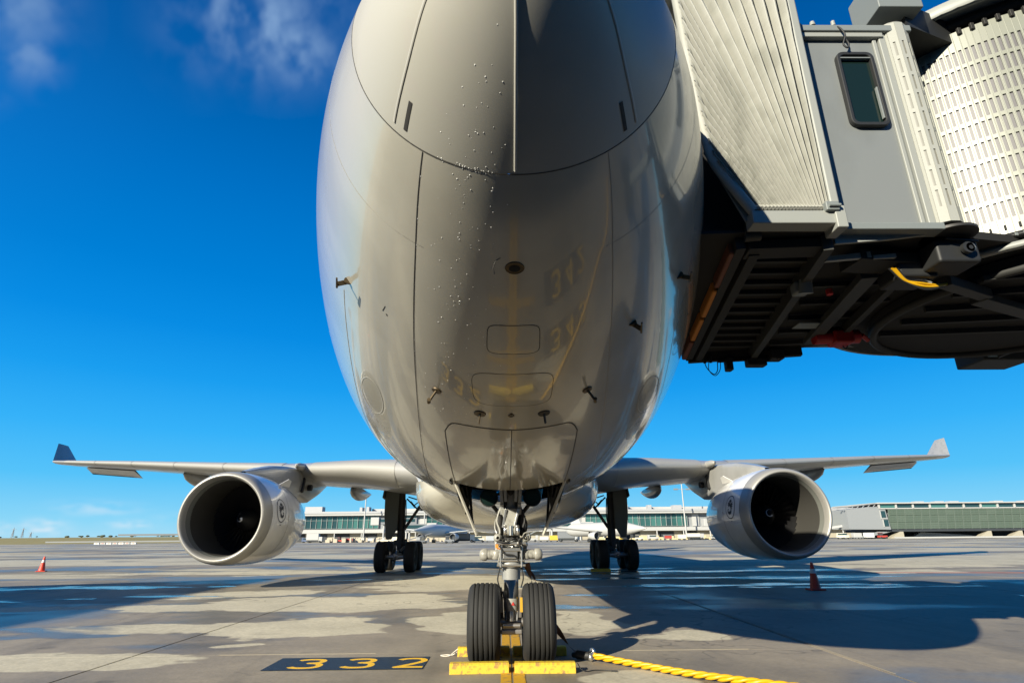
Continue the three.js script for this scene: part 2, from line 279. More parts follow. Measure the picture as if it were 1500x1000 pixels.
// ================================================================ the airliner
const jet = thing('airliner', 'white twin-engine airliner seen nose-on from below, filling the middle of the photo', 'airliner');
const D0 = 1.72, ZC = 4.8627, RF = 2.82;
function prof(s) {
  const w = RF * Math.pow(Math.max(1e-6, 1 - Math.pow(clamp(1 - s / 8.1229), 1.4873)), .6039), zn = ZC - .6211;
  const b = zn - (zn - (ZC - RF)) * Math.pow(Math.max(1e-6, 1 - Math.pow(clamp(1 - s / 7.9553), 1.5473)), .5906);
  const t = zn + (ZC + RF - zn) * Math.pow(Math.max(1e-6, 1 - Math.pow(clamp(1 - s / 9), 1.9)), .72);
  let zc = ZC - .6211 * Math.pow(clamp(1 - s / 4.9367), 2);
  const k = clamp((s - 38) / 19); if (k > 0) { const q = 1 - Math.pow(k, 1.7) * .93; return [w * q, zc - RF + (RF * 1.55) * Math.pow(k, 1.5), ZC + RF - .35 * k, zc + .9 * k]; }
  return [w, b, t, zc];
}
function F(s, t, off = 0) {                                            // point on the skin: station s, angle t from the keel (degrees)
  const [w, b, tp, zc] = prof(s), a = t * D2R, c = Math.cos(a);
  const p = V(w * Math.sin(a), zc - (c > 0 ? (zc - b) : (tp - zc)) * c, D0 + s);
  return off ? p.addScaledVector(FN(s, t), off) : p;
}
function FN(s, t) { const e = .01, u = F(s + e, t).sub(F(s - e, t)), v = F(s, t + .3).sub(F(s, t - .3)); const n = u.cross(v).normalize(); const p = F(s, t), c = V(0, prof(s)[3], D0 + s + .4); return n.dot(p.sub(c)) < 0 ? n.negate() : n; }
const SR = .9895;
// skin strips along a path of [s, t]
function path(pts, n) { const c = new THREE.CatmullRomCurve3(pts.map(p => new THREE.Vector3(p[0], p[1] / 30, 0)), false, 'centripetal'); return c.getSpacedPoints(n).map(p => [p.x, p.y * 30]); }
function poly(pts, step = .05) { const o = []; for (let i = 0; i < pts.length - 1; i++) { const a = pts[i], b = pts[i + 1], L = Math.hypot(b[0] - a[0], (b[1] - a[1]) / 25), n = Math.max(1, Math.ceil(L / step)); for (let k = 0; k < n; k++) o.push([lerp(a[0], b[0], k / n), lerp(a[1], b[1], k / n)]); } o.push(pts[pts.length - 1]); return o; }
function ribbon(pts, w, h, lift = .0012) {                             // low strip: foot, crest, foot
  const P = pts.map(p => F(p[0], p[1])), Nn = pts.map(p => FN(p[0], p[1])), n = pts.length - 1;
  const prof5 = [[-.5, 0], [-.36, .75], [0, 1], [.36, .75], [.5, 0]];
  return grid(n, 4, (i, j) => { const a = P[Math.max(0, i - 1)], b = P[Math.min(n, i + 1)], sd = b.clone().sub(a).cross(Nn[i]).normalize(); return P[i].clone().addScaledVector(sd, prof5[j][0] * w).addScaledVector(Nn[i], lift + prof5[j][1] * h); });
}
function frameAt(s, t) { const n = FN(s, t), p = F(s, t), f = F(s - .02, t).sub(F(s + .02, t)).normalize(), b = f.clone().cross(n).normalize(); return { p, n, f, b, at: (a, c, e) => p.clone().addScaledVector(f, a).addScaledVector(b, c).addScaledVector(n, e) }; }

// fuselage skin with the open rear half of the nose gear bay
const BAY = { s0: 6.40, s1: 7.62, t: 16.2 };
{
  const S = []; for (let s = SR; s < 6.39; s += .09) S.push(s); S.push(BAY.s0); for (let s = 6.5; s < 7.6; s += .14) S.push(s); S.push(BAY.s1); for (let s = 7.8; s < 10; s += .25) S.push(s); for (let s = 10; s <= 57.01; s += 1) S.push(s);
  const T = []; for (let t = -180; t <= 180.01; t += 2.7) T.push(t);                      // +-16.2 fall on the lines
  const g = grid(S.length - 1, T.length - 1, (i, j) => F(S[i], T[j]), (i, j) => [T[j] * D2R * prof(S[i])[0], S[i]], (i, j) => S[i] > BAY.s0 - .001 && S[i] < BAY.s1 - .01 && T[j] > -BAY.t - .1 && T[j] < BAY.t - .1);
  var fuselage = mesh('fuselage', g, M.paint, jet);
  const S2 = []; for (let k = 0; k <= 26; k++) S2.push(.004 + (SR - .006 - .004) * Math.pow(k / 26, 1.7));
  const rg = grid(S2.length - 1, T.length - 1, (i, j) => F(S2[i], T[j]), (i, j) => [T[j] * D2R * prof(S2[i])[0], S2[i]]);
  var radome = mesh('radome', rg, M.radome, jet);
  const ring = []; for (let t = -180; t <= 180; t += 3) ring.push([SR - .002, t]);
  mesh('radome_joint', ribbon(ring, .0065, .0006), std(col(.07, .066, .058), .6), fuselage);
  // inside of the bay
  const x = .8, y0 = 2.1, y1 = 3.3, d0 = D0 + BAY.s0 - .05, d1 = D0 + BAY.s1 + .05;
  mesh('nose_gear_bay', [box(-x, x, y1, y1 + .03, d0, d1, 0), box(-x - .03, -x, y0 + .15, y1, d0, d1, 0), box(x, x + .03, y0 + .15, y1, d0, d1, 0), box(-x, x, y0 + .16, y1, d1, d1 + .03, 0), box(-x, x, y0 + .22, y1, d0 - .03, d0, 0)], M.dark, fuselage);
}
// radome: lightning strips and slots
for (const p of [[[.012, -3], [.277, -1.0], [.552, -.5], [.966, -.2]], [[.02, -80], [.16, -58], [.385, -52.3], [.602, -48.1], [.945, -45.2]], [[.02, 80], [.16, 58], [.385, 52.6], [.632, 47.8], [.945, 45.3]]]) mesh('lightning_strip', ribbon(path(p, 50), .019, Math.abs(p[1][1]) > 5 ? .004 : .011), M.strip, radome);
for (const k of [-1, 1]) { mesh('drain_slot', ribbon(poly([[.786, 40.9 * k], [.941, 40.05 * k]]), .026, .0006, .002), M.seal, radome); }
// long seams
mesh('skin_seam', ribbon(path([[.992, -31.9], [1.214, -31], [1.641, -29.3], [2.1, -28.3], [2.697, -27.4], [3.384, -26.5], [4.366, -25.9], [6.013, -25.7], [9, -25.6], [16, -25.6]], 160), .0075, .0008), M.seal, fuselage);
mesh('skin_seam', ribbon(path([[.992, 31.9], [1.214, 31], [1.641, 29.3], [2.1, 28.2], [2.697, 27.2], [3.384, 26.5], [4.366, 25.9], [6.013, 25.7], [9, 25.6], [16, 25.6]], 160), .006, .0005), M.lightSeal, fuselage);
mesh('skin_seam', ribbon(path([[2.9, -54], [4, -52], [6, -50.5], [9, -50], [16, -50]], 120), .008, .002), M.strip, fuselage);
mesh('skin_seam', ribbon(path([[2.9, 54], [4, 52], [6, 50.5], [9, 50], [16, 50]], 120), .006, .001), M.strip, fuselage);
for (const s of [1.62, 5.35]) { const a = []; for (let t = 27; t <= 150; t += 3) a.push([s, t]); mesh('skin_joint', ribbon(a, .004, .0004), M.lightSeal, fuselage); mesh('skin_joint', ribbon(a.map(q => [q[0], -q[1]]), .004, .0004), M.lightSeal, fuselage); }
// access panels as thin plates with their sealed edge
function panelPlate(name, s0, s1, t0, t1, r, w, mat) {
  const cx = (s0 + s1) / 2, pts = [];
  for (let k = 0; k <= 56; k++) { const a = k / 56 * Math.PI * 2, c = Math.cos(a), s = Math.sin(a), q = 2 / r; pts.push([cx + (s1 - s0) / 2 * Math.sign(s) * Math.pow(Math.abs(s), q), lerp(t0, t1, .5 + .5 * (s1 === s0 ? 0 : Math.sign(s) * Math.pow(Math.abs(s), q))) * Math.sign(c) * Math.pow(Math.abs(c), q)]); }
  const p = mesh(name, grid(6, 56, (i, j) => F(cx + (pts[j][0] - cx) * i / 6, pts[j][1] * i / 6, .0025 * Math.min(1, (6 - i) * .8 + .5)), (i, j) => [pts[j][1] * i / 6 * .04, pts[j][0]]), M.paint, fuselage);
  return [p, mesh('panel_seam', ribbon(pts, w, .0006, .0018), mat, fuselage)];
}
panelPlate('access_panel', 2.175, 2.525, 7.05, 7.0, 6, .006, M.seal);
panelPlate('access_panel', 2.82, 3.385, 11.1, 10.1, 5, .005, M.seal);
mesh('access_hatch', ribbon([[3.1, -1.55], [3.1, 1.62], [3.279, 1.62], [3.279, -1.55], [3.1, -1.55]].flatMap((p, i, a) => i ? poly([a[i - 1], p], .04) : []), .006, .0008), M.seal, fuselage);
{ // oval drain port and the arc beside it
  const oval = (a, b) => { const o = []; for (let k = 0; k <= 32; k++) o.push([1.618 + a * Math.sin(k / 16 * Math.PI), b * Math.cos(k / 16 * Math.PI)]); return o; };
  const port = mesh('drain_port', grid(2, 32, (i, j) => { const o = oval(.046 * i / 2, 2.55 * i / 2)[j]; return F(o[0], o[1], .002); }), M.bronze, fuselage);
  mesh('drain_port_hole', grid(2, 32, (i, j) => { const o = oval(.028 * i / 2, 1.6 * i / 2)[j]; return F(o[0] + .003, o[1], .0045); }), M.black, fuselage);
  mesh('drain_port_rim', ribbon(oval(.047, 2.6), .008, .004, .001), M.bronze, fuselage);
  mesh('antenna_trim', ribbon(path([[1.542, -4.1], [1.57, -5.4], [1.613, -5.95], [1.65, -5.9], [1.675, -5.6]], 20), .007, .003), M.lightSeal, fuselage);
}
for (const k of [-1, 1]) { // ring of the static port area
  const o = []; for (let i = 0; i <= 48; i++) { const a = i / 24 * Math.PI; o.push([4.66 + .55 * Math.cos(a), k * (43 + 4.4 * Math.sin(a) + 1.2 * Math.cos(a))]); }
  mesh('static_port_ring', ribbon(o, k < 0 ? .016 : .01, .0012), k < 0 ? M.strip : M.lightSeal, fuselage);
}
mesh('static_plate', [ribbon(poly([[2.47, -37.1], [2.56, -37.9]]), .007, .001), ribbon(poly([[2.56, -36.6], [2.58, -36.3]]), .015, .001)], M.seal, fuselage);
// probes: pitot heads on fins and vanes
function pitot(s, t) { const f = frameAt(s, t); return [rod(f.at(0, 0, 0), f.at(-.01, 0, .005), .035, .035, 18), beam(f.at(-.02, 0, 0), f.at(.02, 0, .10), .018, .04), rod(f.at(-.03, 0, .104), f.at(.12, 0, .108), .010, .007, 10), rod(f.at(-.045, 0, .104), f.at(-.03, 0, .104), .004, .010, 10)]; }
for (const [s, t] of [[2.66, -52.1], [2.63, 34.4], [2.69, 54.4]]) mesh('pitot_probe', pitot(s, t), M.bronze, fuselage);
for (const k of [-1, 1]) { const f = frameAt(3.345, 20.4 * k); mesh('vane_probe', [rod(f.at(0, 0, 0), f.at(0, 0, .012), .05, .045, 18), rod(f.at(.0, 0, 0), f.at(-.015, .02 * k, .12), .012, .012, 10), rod(f.at(-.03, .02 * k, .125), f.at(.02, .02 * k, .12), .018, .018, 10)], M.bronze, fuselage); }
for (const k of [-1, 1]) { const f = frameAt(3.585, 8.5 * k); mesh('drain_mast', [rod(f.at(0, 0, -.01), f.at(0, 0, .01), .062, .055, 22), beam(f.at(0, 0, 0), f.at(-.05, 0, .085), .012, .035)], k < 0 ? M.bronze : M.seal, fuselage); }
{ const f = frameAt(3.573, -.17); mesh('jack_point', [revolve([[0, .026], [.006, .03], [.01, .026], [.006, .02]], f.p, f.n, 20), rod(f.at(.03, 0, 0), f.at(.03, 0, .012), .012)], M.bronze, fuselage); }
{ // beads of water caught in the sun
  const rnd = mulberry(11), G = []; const unit = new THREE.SphereGeometry(1, 7, 5);
  const drop = (s, t, r) => { r *= .68; const f = frameAt(s, t), m = new THREE.Matrix4().makeBasis(f.f, f.n, f.b); const g = unit.clone(); g.scale(r * (.8 + rnd() * .7), r * .35, r * (.7 + rnd() * .5)); g.applyMatrix4(m); g.translate(f.p.x, f.p.y, f.p.z); G.push(g); };
  const gs = () => (rnd() + rnd() + rnd()) / 1.5 - 1;
  for (let i = 0; i < 34; i++) drop(.3 + .68 * Math.sqrt(rnd()), -14 + gs() * 16, .0025 + rnd() * .0035);
  for (let i = 0; i < 36; i++) drop(SR - .014 + rnd() * .02, -12 + gs() * 16, .003 + rnd() * .004);
  for (let i = 0; i < 60; i++) { const s = 1.0 + 1.9 * rnd() * rnd(); drop(s, -12 - s * 1.2 + gs() * (8 + s * 4), .0025 + rnd() * .004); }
  for (let i = 0; i < 75; i++) { const s = 1.9 + 1.9 * rnd(); drop(s, -14 + gs() * 13, .0025 + rnd() * .005); }
  for (let i = 0; i < 60; i++) { const s = 1.1 + 4 * rnd(); drop(s, table([[.99, -31.9], [1.6, -29.3], [2.7, -27.4], [4.4, -25.9], [6, -25.7]], s) + .25, .003 + rnd() * .004); }
  stuff(mesh('water_droplet', G, std(col(.85, .85, .82), .12), fuselage));
}
// closed forward nose gear doors
{
  const sf = a => 3.925 - .02 * Math.sin(a * 2.2) + .06 * a * a + (a > .8 ? .27 * Math.pow((a - .8) / .2, 3) : 0), tm = b => 18.15 - 1.75 * b;
  for (const k of [-1, 1]) mesh('nose_gear_door', grid(16, 20, (i, j) => { const a = j / 20, b = i / 16, s = lerp(sf(a), 6.395, b); return F(s, k * (.12 + (tm(b) - .12) * a), .0035); }, (i, j) => [k * j * .05, i * .15]), M.paint, jet);
  const o = []; for (const k of [-1, 1]) { const q = []; for (let a = 0; a <= 1.001; a += .05) q.push([sf(a), k * tm(0) * a]); for (let b = .05; b <= 1.001; b += .05) q.push([lerp(sf(1), 6.4, b), k * tm(b)]); o.push(ribbon(q, .014, .001, .0035)); }
  o.push(ribbon(poly([[3.925, 0], [6.4, 0]], .1), .010, .001, .0035));
  mesh('door_seam', o, M.seal, fuselage);
  // open rear doors hanging from the bay edges
  for (const k of [-1, 1]) {
    const a = V(.77 * k, 2.29, 8.1), b = V(.46 * k, 1.57, 8.32), c = V(.5 * k, 1.57, 9.25), e = V(.78 * k, 2.17, 9.35);
    const g = grid(8, 8, (i, j) => { const u = i / 8, v = j / 8; const p = a.clone().lerp(b, u).lerp(e.clone().lerp(c, u), v); p.x += k * .05 * Math.sin(u * Math.PI); return p; });
    const g2 = grid(8, 8, (i, j) => { const u = i / 8, v = j / 8; const p = a.clone().lerp(b, u).lerp(e.clone().lerp(c, u), v); p.x += k * .05 * Math.sin(u * Math.PI) - k * .03; return p; });
    const door = mesh('nose_gear_door', [g, g2, beam(a, b, .035, .03), beam(b, c, .035, .03), beam(a, e, .03, .03), beam(c, e, .03, .03)], M.paint, jet);
    mesh('door_link', [rod(V(.55 * k, 2.3, 8.6), V(.62 * k, 1.85, 8.55), .022), rod(V(.62 * k, 2.3, 8.3), V(.58 * k, 1.95, 8.35), .016), rod(V(.6 * k, 2.28, 8.9), V(.55 * k, 1.75, 8.8), .02), beam(V(.68 * k, 2.2, 8.2), V(.52 * k, 1.7, 8.4), .05, .03), beam(V(.70 * k, 2.12, 8.28), V(.60 * k, 2.02, 8.3), .03, .06)], M.gearDark, door);
    if (k < 0) mesh('warning_mark', [extrude([[0, 0], [.07, .0], [.035, .055]], g => { g.rotateY(Math.PI * .5); g.translate(.47 * k - .05, 1.72, -8.6); }, .004)], M.dark, door);
  }
}
// belly fairing
{
  const st = [[16.2, 1.9, 2.35, 3.0], [17.2, 2.5, 2.06, 3.1], [18.5, 2.85, 1.9, 3.2], [20, 3.08, 1.79, 3.25], [22.5, 3.18, 1.74, 3.3], [30, 3.18, 1.74, 3.3], [33, 2.9, 1.85, 3.3], [36, 2.2, 2.2, 3.1]];
  const at = d => table(st.map(r => [r[0], r.slice(1)]), d), D = []; for (let d = 16.2; d <= 36; d += .4) D.push(d);
  mesh('belly_fairing', grid(D.length - 1, 40, (i, j) => { const [h, b, t] = at(D[i]), a = j / 40 * Math.PI, q = 2 / 2.8, c = Math.cos(a), s = Math.sin(a); return V(-h * Math.sign(c) * Math.pow(Math.abs(c), q), t - (t - b) * Math.pow(s, q), D[i]); }, (i, j) => [j * .15, D[i]]), M.paint, jet);
}
// ---------------------------------------------------------------- wings
const WS = [[1.9, [21.3, 3.72, 11.4, 1.62, .34]], [3.5, [22.4, 3.98, 10.5, 1.45, .30]], [6.25, [24.1, 4.30, 8.9, 1.12, .26]], [9.45, [26.1, 4.50, 7.35, .86, .22]], [15, [29.5, 5.06, 5.7, .62, .15]], [21.5, [33.5, 5.72, 4.25, .44, .1]], [30.0, [38.85, 6.54, 2.55, .25, .05]]];
function wp(k, X, c, sd, off = 0) {                                    // side k, span X, chord fraction, upper +1 / lower -1
  const [d, y, ch, th, dr] = table(WS, X), t = th / ch, yt = 5 * t * (.2969 * Math.sqrt(c) - .126 * c - .3516 * c * c + .2843 * c ** 3 - .1036 * c ** 4) * ch;
  const cam = .012 * ch * Math.sin(Math.PI * Math.pow(c, 1.5));
  return V(k * X, y - dr * c + cam + sd * (yt + off * (1 - c)), d + c * ch - off * Math.max(0, 1 - c * 8));
}
function foil(k, x0, x1, c1, nx, off = 0) {
  const N = 20; return grid(nx, N * 2, (i, j) => { const X = lerp(x0, x1, i / nx), q = j <= N ? 1 - j / N : (j - N) / N; return wp(k, X, c1 * q * q, j <= N ? 1 : -1, off); }, (i, j) => [lerp(x0, x1, i / nx), Math.abs(j - N) / N * 5]);
}
for (const k of [-1, 1]) {
  const wing = mesh('wing', foil(k, 1.9, 30.0, 1, 60), M.wing, jet);
  for (const [a, b] of [[4.4, 8.55], [10.2, 13.9], [13.95, 17.6], [17.65, 21.3], [21.35, 25], [25.05, 28.5]]) mesh('slat', foil(k, a, b, .13, 8, .012), M.slat, wing);
  for (const X of [14.2, 19.2, 24]) mesh('wing_joint', grid(1, 10, (i, j) => wp(k, X + i * .03, .13 + .6 * j / 10, -1, .006)), M.seal, wing);
  // drooped aileron behind the outer trailing edge
  for (const [a, b] of [[24.0, 28.7]]) mesh('aileron', grid(6, 6, (i, j) => { const X = lerp(a, b, i / 6), r = j <= 3 ? j / 3 : (6 - j) / 3, p = wp(k, X, .80, -1), [, , ch] = table(WS, X); p.z -= r * ch * .28; p.y -= r * .42 + (j <= 3 ? .06 * (1 - r) : -.05 * (1 - r)); return p; }), M.wing, wing);
  // flap track fairings
  for (const [X, L, r, dd, sink] of [[7.75, 4.6, .33, 29.6, -.12], [13.6, 6, .36, 31.4, .28], [17.7, 7, .40, 32.3, .34]]) {
    const p0 = wp(k, X, .5, -1); const g = grid(16, 14, (i, j) => { const u = i / 16, a = j / 14 * Math.PI * 2, rr = r * Math.pow(Math.sin(Math.PI * Math.pow(u, .6)), .85) + .004; return V(k * X + rr * .62 * Math.cos(a), p0.y - .1 - sink * u + rr * Math.sin(a) * 1.05 - .12 * Math.sin(u * Math.PI), dd + u * L); });
    mesh('flap_fairing', mergeVertices(g), M.wing, wing);
  }
  // winglet
  const b0 = wp(k, 29.95, 0, 1), e0 = wp(k, 29.95, 1, 1), T0 = V(k * 31.15, 7.98, 40.5), T1 = V(k * 31.1, 7.93, 41.4);
  const wg = [-1, 1].map(sg => grid(8, 8, (i, j) => { const a = b0.clone().lerp(e0, j / 8), c = T0.clone().lerp(T1, j / 8), p = a.lerp(c, i / 8); p.x += sg * .06 * Math.sin(j / 8 * Math.PI) * (1 - i / 14) + k * .18 * Math.sin(i / 8 * Math.PI / 2) * 0; return p; }));
  mesh('winglet', wg, M.wing, wing);
  // wing root fillet
  mesh('root_fillet', grid(24, 10, (i, j) => { const u = i / 24, d = lerp(18.6, 31, u), a = j / 10; const X = lerp(2.62, 3.6, a), rise = Math.sin(Math.min(1, u * 3) * Math.PI / 2); const y = lerp(3.9 - .1 * u, 4.2 - .25 * u, a) * rise + (1 - rise) * 3.4; return V(k * lerp(2.7, X, rise), lerp(ZC - .1, y, Math.sin(a * Math.PI / 2)) - .35 * (1 - rise), d); }), M.paint, jet);
}
// ---------------------------------------------------------------- engines
const NC = 2.24;
const NR = [[19.70, 1.335], [19.705, 1.365], [19.74, 1.405], [19.82, 1.44], [19.98, 1.475], [20.2, 1.5], [20.6, 1.53], [21.2, 1.545], [22, 1.535], [22.6, 1.50], [23.2, 1.44], [23.8, 1.34], [24.4, 1.22]];
function nac(k, d, a, off = 0) { const r = table(NR, d) + off; return V(9.37 * k + r * Math.cos(a), NC + r * Math.sin(a) - .02 * Math.max(0, d - 21), d); }
for (const k of [-1, 1]) {
  const o = V(9.37 * k, NC, 0);
  const D = [20.215]; for (let d = 20.4; d <= 24.3; d += .3) D.push(d); D.push(24.4);
  const ring = (a, n, f) => mergeSeam(grid(a.length - 1, n, (i, j) => f(a[i], j / n * Math.PI * 2), (i, j) => [j / n * 9.6, a[i]]), a.length, n);
  const eng = mesh('engine', [ring(D, 72, (d, a) => nac(k, d, a)), ring(D, 48, (d, a) => nac(k, d, a, -.05))], M.nacelle, jet);
  mesh('inlet_lip', revolve([[20.2, 1.499], [20.05, 1.484], [19.9, 1.462], [19.8, 1.436], [19.73, 1.40], [19.7, 1.355], [19.705, 1.325], [19.74, 1.295], [19.82, 1.265], [19.95, 1.245]], o, DZ, 72), M.lip, eng);
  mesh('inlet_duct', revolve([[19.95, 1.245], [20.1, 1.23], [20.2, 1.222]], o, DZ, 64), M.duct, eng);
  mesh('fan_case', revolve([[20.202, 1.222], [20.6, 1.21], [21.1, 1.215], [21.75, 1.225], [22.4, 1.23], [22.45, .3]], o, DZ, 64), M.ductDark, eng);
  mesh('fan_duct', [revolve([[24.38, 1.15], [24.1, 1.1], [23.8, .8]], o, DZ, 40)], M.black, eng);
  const bg = grid(7, 2, (i, j) => { const r = lerp(.34, 1.205, i / 7), tw = lerp(.35, 1.08, i / 7), w = (j - 1) * lerp(.11, .17, i / 7); return new THREE.Vector3(r, w * Math.sin(tw), w * Math.cos(tw)); });
  for (let n = 0; n < 34; n++) { const b = mesh('fan_blade', bg, M.blade, eng); b.position.copy(V(9.37 * k, NC, 21.85)); b.rotation.z = n / 34 * Math.PI * 2; }
  const SP = [[21.15, .012], [21.18, .06], [21.3, .15], [21.5, .27], [21.72, .37], [21.95, .42]];
  mesh('spinner', revolve(SP, o, DZ, 40), M.spinner, eng);
  const spr = s => table(SP, s);
  mesh('spinner_swirl', grid(26, 2, (i, j) => { const u = i / 26, a = (k < 0 ? .6 : -.4) - u * 5.0, s = 21.152 + .2 * Math.pow(u, 1.3) + (j - 1) * lerp(.035, .006, u), r = spr(Math.max(21.15, s)) + .006; return V(9.37 * k + r * Math.cos(a), NC + r * Math.sin(a), s - .004); }), M.white, eng);
  mesh('nacelle_seam', [ring([21.62, 21.635], 64, (d, a) => nac(k, d, a, .0025)), ring([23.6, 23.615], 64, (d, a) => nac(k, d, a, .0025)), grid(20, 1, (i, j) => nac(k, 20.3 + i * .2, -1.25 + j * .006, .003)), grid(20, 1, (i, j) => nac(k, 20.3 + i * .2, -1.9 + j * .006, .003))], M.seal, eng);
  mesh('exhaust', [revolve([[24.0, .95], [25, .86], [26.2, .6]], o, DZ, 36), revolve([[25.8, .42], [26.6, .2], [27, .03]], o, DZ, 24)], M.steel, eng);
  // airline emblem on the inboard side: ring and winged sea horse
  const ac = (k < 0 ? 0 : Math.PI) , am = k < 0 ? 1 : -1;
  const E = (u, v) => nac(k, 20.93 + u, ac + am * (.16 + v / 1.54), .004);
  const shape = pts => { const sh = new THREE.ShapeGeometry(new THREE.Shape(new THREE.SplineCurve(pts.map(p => new THREE.Vector2(...p))).getPoints(60))); const P = sh.attributes.position; for (let i = 0; i < P.count; i++) { const q = E(P.getX(i) * 1.0, P.getY(i)); P.setXYZ(i, q.x, q.y, q.z); } sh.computeVertexNormals(); return sh; };
  const emb = [grid(60, 1, (i, j) => { const a = i / 60 * Math.PI * 2, r = .37 + j * .034; return E(r * Math.cos(a), r * Math.sin(a)); }),
    shape([[-.02, .27], [.06, .25], [.13, .18], [.06, .16], [.10, .06], [.02, .02], [-.04, -.06], [.02, -.14], [.11, -.16], [.15, -.10], [.10, -.09], [.12, -.05], [.19, -.08], [.19, -.18], [.10, -.25], [-.04, -.24], [-.13, -.15], [-.13, -.03], [-.05, .07], [-.08, .14], [-.10, .21], [-.02, .27]]),
    shape([[-.02, .08], [-.10, .14], [-.22, .16], [-.16, .11], [-.25, .09], [-.17, .05], [-.24, .0], [-.15, .0], [-.2, -.07], [-.11, -.03], [-.03, .03], [-.02, .08]]),
    shape([[.04, .11], [.13, .17], [.21, .15], [.17, .10], [.22, .07], [.14, .05], [.16, .0], [.08, .02], [.04, .06], [.04, .11]])];
  mesh('emblem', emb, std(col(.02, .022, .03), .45), eng);
  mesh('emblem_text', [-3, -2, -1, 0, 1, 2, 3].map(i => grid(1, 1, (a, b) => E(i * .018 + a * .011, -.50 + b * .03))), std(col(.05, .05, .07), .5), eng);
  mesh('fuse_mark', [grid(1, 1, (a, b) => nac(k, 21.6 + a * .05, ac + am * (.03 + b * .05), .004))], std(col(.14, .03, .02), .5), eng);
  // pylon
  const pl = [[20.9, 3.70, 3.84, .10], [22, 3.6, 4.08, .22], [23.2, 3.3, 4.3, .28], [24.4, 3.0, 4.42, .30], [25, 3.0, 4.46, .30], [26.1, 3.30, 4.5, .31], [27.4, 3.08, 4.4, .30], [29, 3.55, 4.4, .27], [30.6, 4.1, 4.4, .12]];
  const pt = pl.map(r => [r[0], r.slice(1)]);
  mesh('pylon', grid(34, 16, (i, j) => { const d = lerp(20.9, 30.6, i / 34), [a, b, w] = table(pt, d), q = j / 16 * Math.PI * 2, c = Math.cos(q), s = Math.sin(q); return V(9.37 * k + w * Math.sign(c) * Math.pow(Math.abs(c), .4), lerp(a, b, .5 + .5 * Math.sign(s) * Math.pow(Math.abs(s), .4)), d); }, (i, j) => [j * .2, i * .28]), M.wing, jet);
  const kn = mesh('pylon_knuckle', [revolve([[-.05, .02], [0, .09], [.3, .15], [1.3, .19], [2.2, .08]], V(8.98 * k, 4.52, 25.1), DZ.clone(), 20)], M.slat, jet);
  mesh('pylon_vent', [rod(V(8.9 * k, 3.75, 27.1), V(9.1 * k, 3.75, 27.1), .14, .14, 20), beam(V(9.03 * k, 3.5, 26.2), V(9.03 * k, 4.1, 26.4), .1, .16)], M.dark, jet);
  mesh('nacelle_strake', [extrude([[0, 0], [1.1, 0], [.9, .26], [.55, .3]], g => { g.rotateY(Math.PI / 2); const a = ac + am * .95; g.translate(0, 0, 0); g.rotateZ(k < 0 ? -.55 : .55); const p = nac(k, 22.0, a, -.02); g.translate(p.x, p.y, p.z); }, .02)], M.nacelle, eng);
}
function mergeSeam(g, m, n) { const N = g.attributes.normal; for (let i = 0; i < m; i++) { const p = i * (n + 1), q = p + n, v = new THREE.Vector3(N.getX(p) + N.getX(q), N.getY(p) + N.getY(q), N.getZ(p) + N.getZ(q)).normalize(); N.setXYZ(p, v.x, v.y, v.z); N.setXYZ(q, v.x, v.y, v.z); } return g; }
// tail surfaces behind the nose
mesh('fin', grid(10, 20, (i, j) => { const u = i / 10, q = j <= 10 ? 1 - j / 10 : (j - 10) / 10, s = j <= 10 ? 1 : -1, ch = lerp(8, 3, u); return V(s * .35 * (1 - u * .5) * Math.sin(Math.PI * Math.sqrt(q)), 7.3 + u * 8.6, 47 + u * 8 + q * ch); }), M.paint, jet);
for (const k of [-1, 1]) mesh('tailplane', grid(10, 20, (i, j) => { const u = i / 10, q = j <= 10 ? 1 - j / 10 : (j - 10) / 10, s = j <= 10 ? 1 : -1, ch = lerp(5.2, 2, u); return V(k * (1 + u * 8.7), 6.2 + u * 1.0 + s * .25 * (1 - u * .5) * Math.sin(Math.PI * Math.sqrt(q)), 51 + u * 6 + q * ch); }), M.wing, jet);

// ---------------------------------------------------------------- landing gear
function tyreGeo(R, w, o, grooves, sh = .8) {                          // turned about the x axis
  const h = w / 2, P = []; const rim = R * .5;
  P.push([-h * .72, rim], [-h * .95, R * .62], [-h, R * .76], [-h * .95, R * .88], [-h * .82, R * .955], [-h * .66, R * .985]);
  const xs = grooves.map(g => g * h); let x = -h * .6;
  const crown = x => R * (1 - .018 * (x / h) ** 2);
  for (const g of xs) { P.push([g - .011, crown(g)], [g - .008, crown(g) - .012], [g + .008, crown(g) - .012], [g + .011, crown(g)]); }
  P.push([h * .66, R * .985], [h * .82, R * .955], [h * .95, R * .88], [h, R * .76], [h * .95, R * .62], [h * .72, rim]);
  const g = revolve(P, o, X1, 72); return g;
}
const rimGeo = (R, w, o) => [-1, 1].map(s => revolve([[s * w * .36, R * .5], [s * w * .42, R * .49], [s * w * .3, R * .44], [s * w * .16, R * .38], [s * w * .14, R * .2], [s * w * .34, R * .17], [s * w * .36, R * .02]], o, X1, 36));
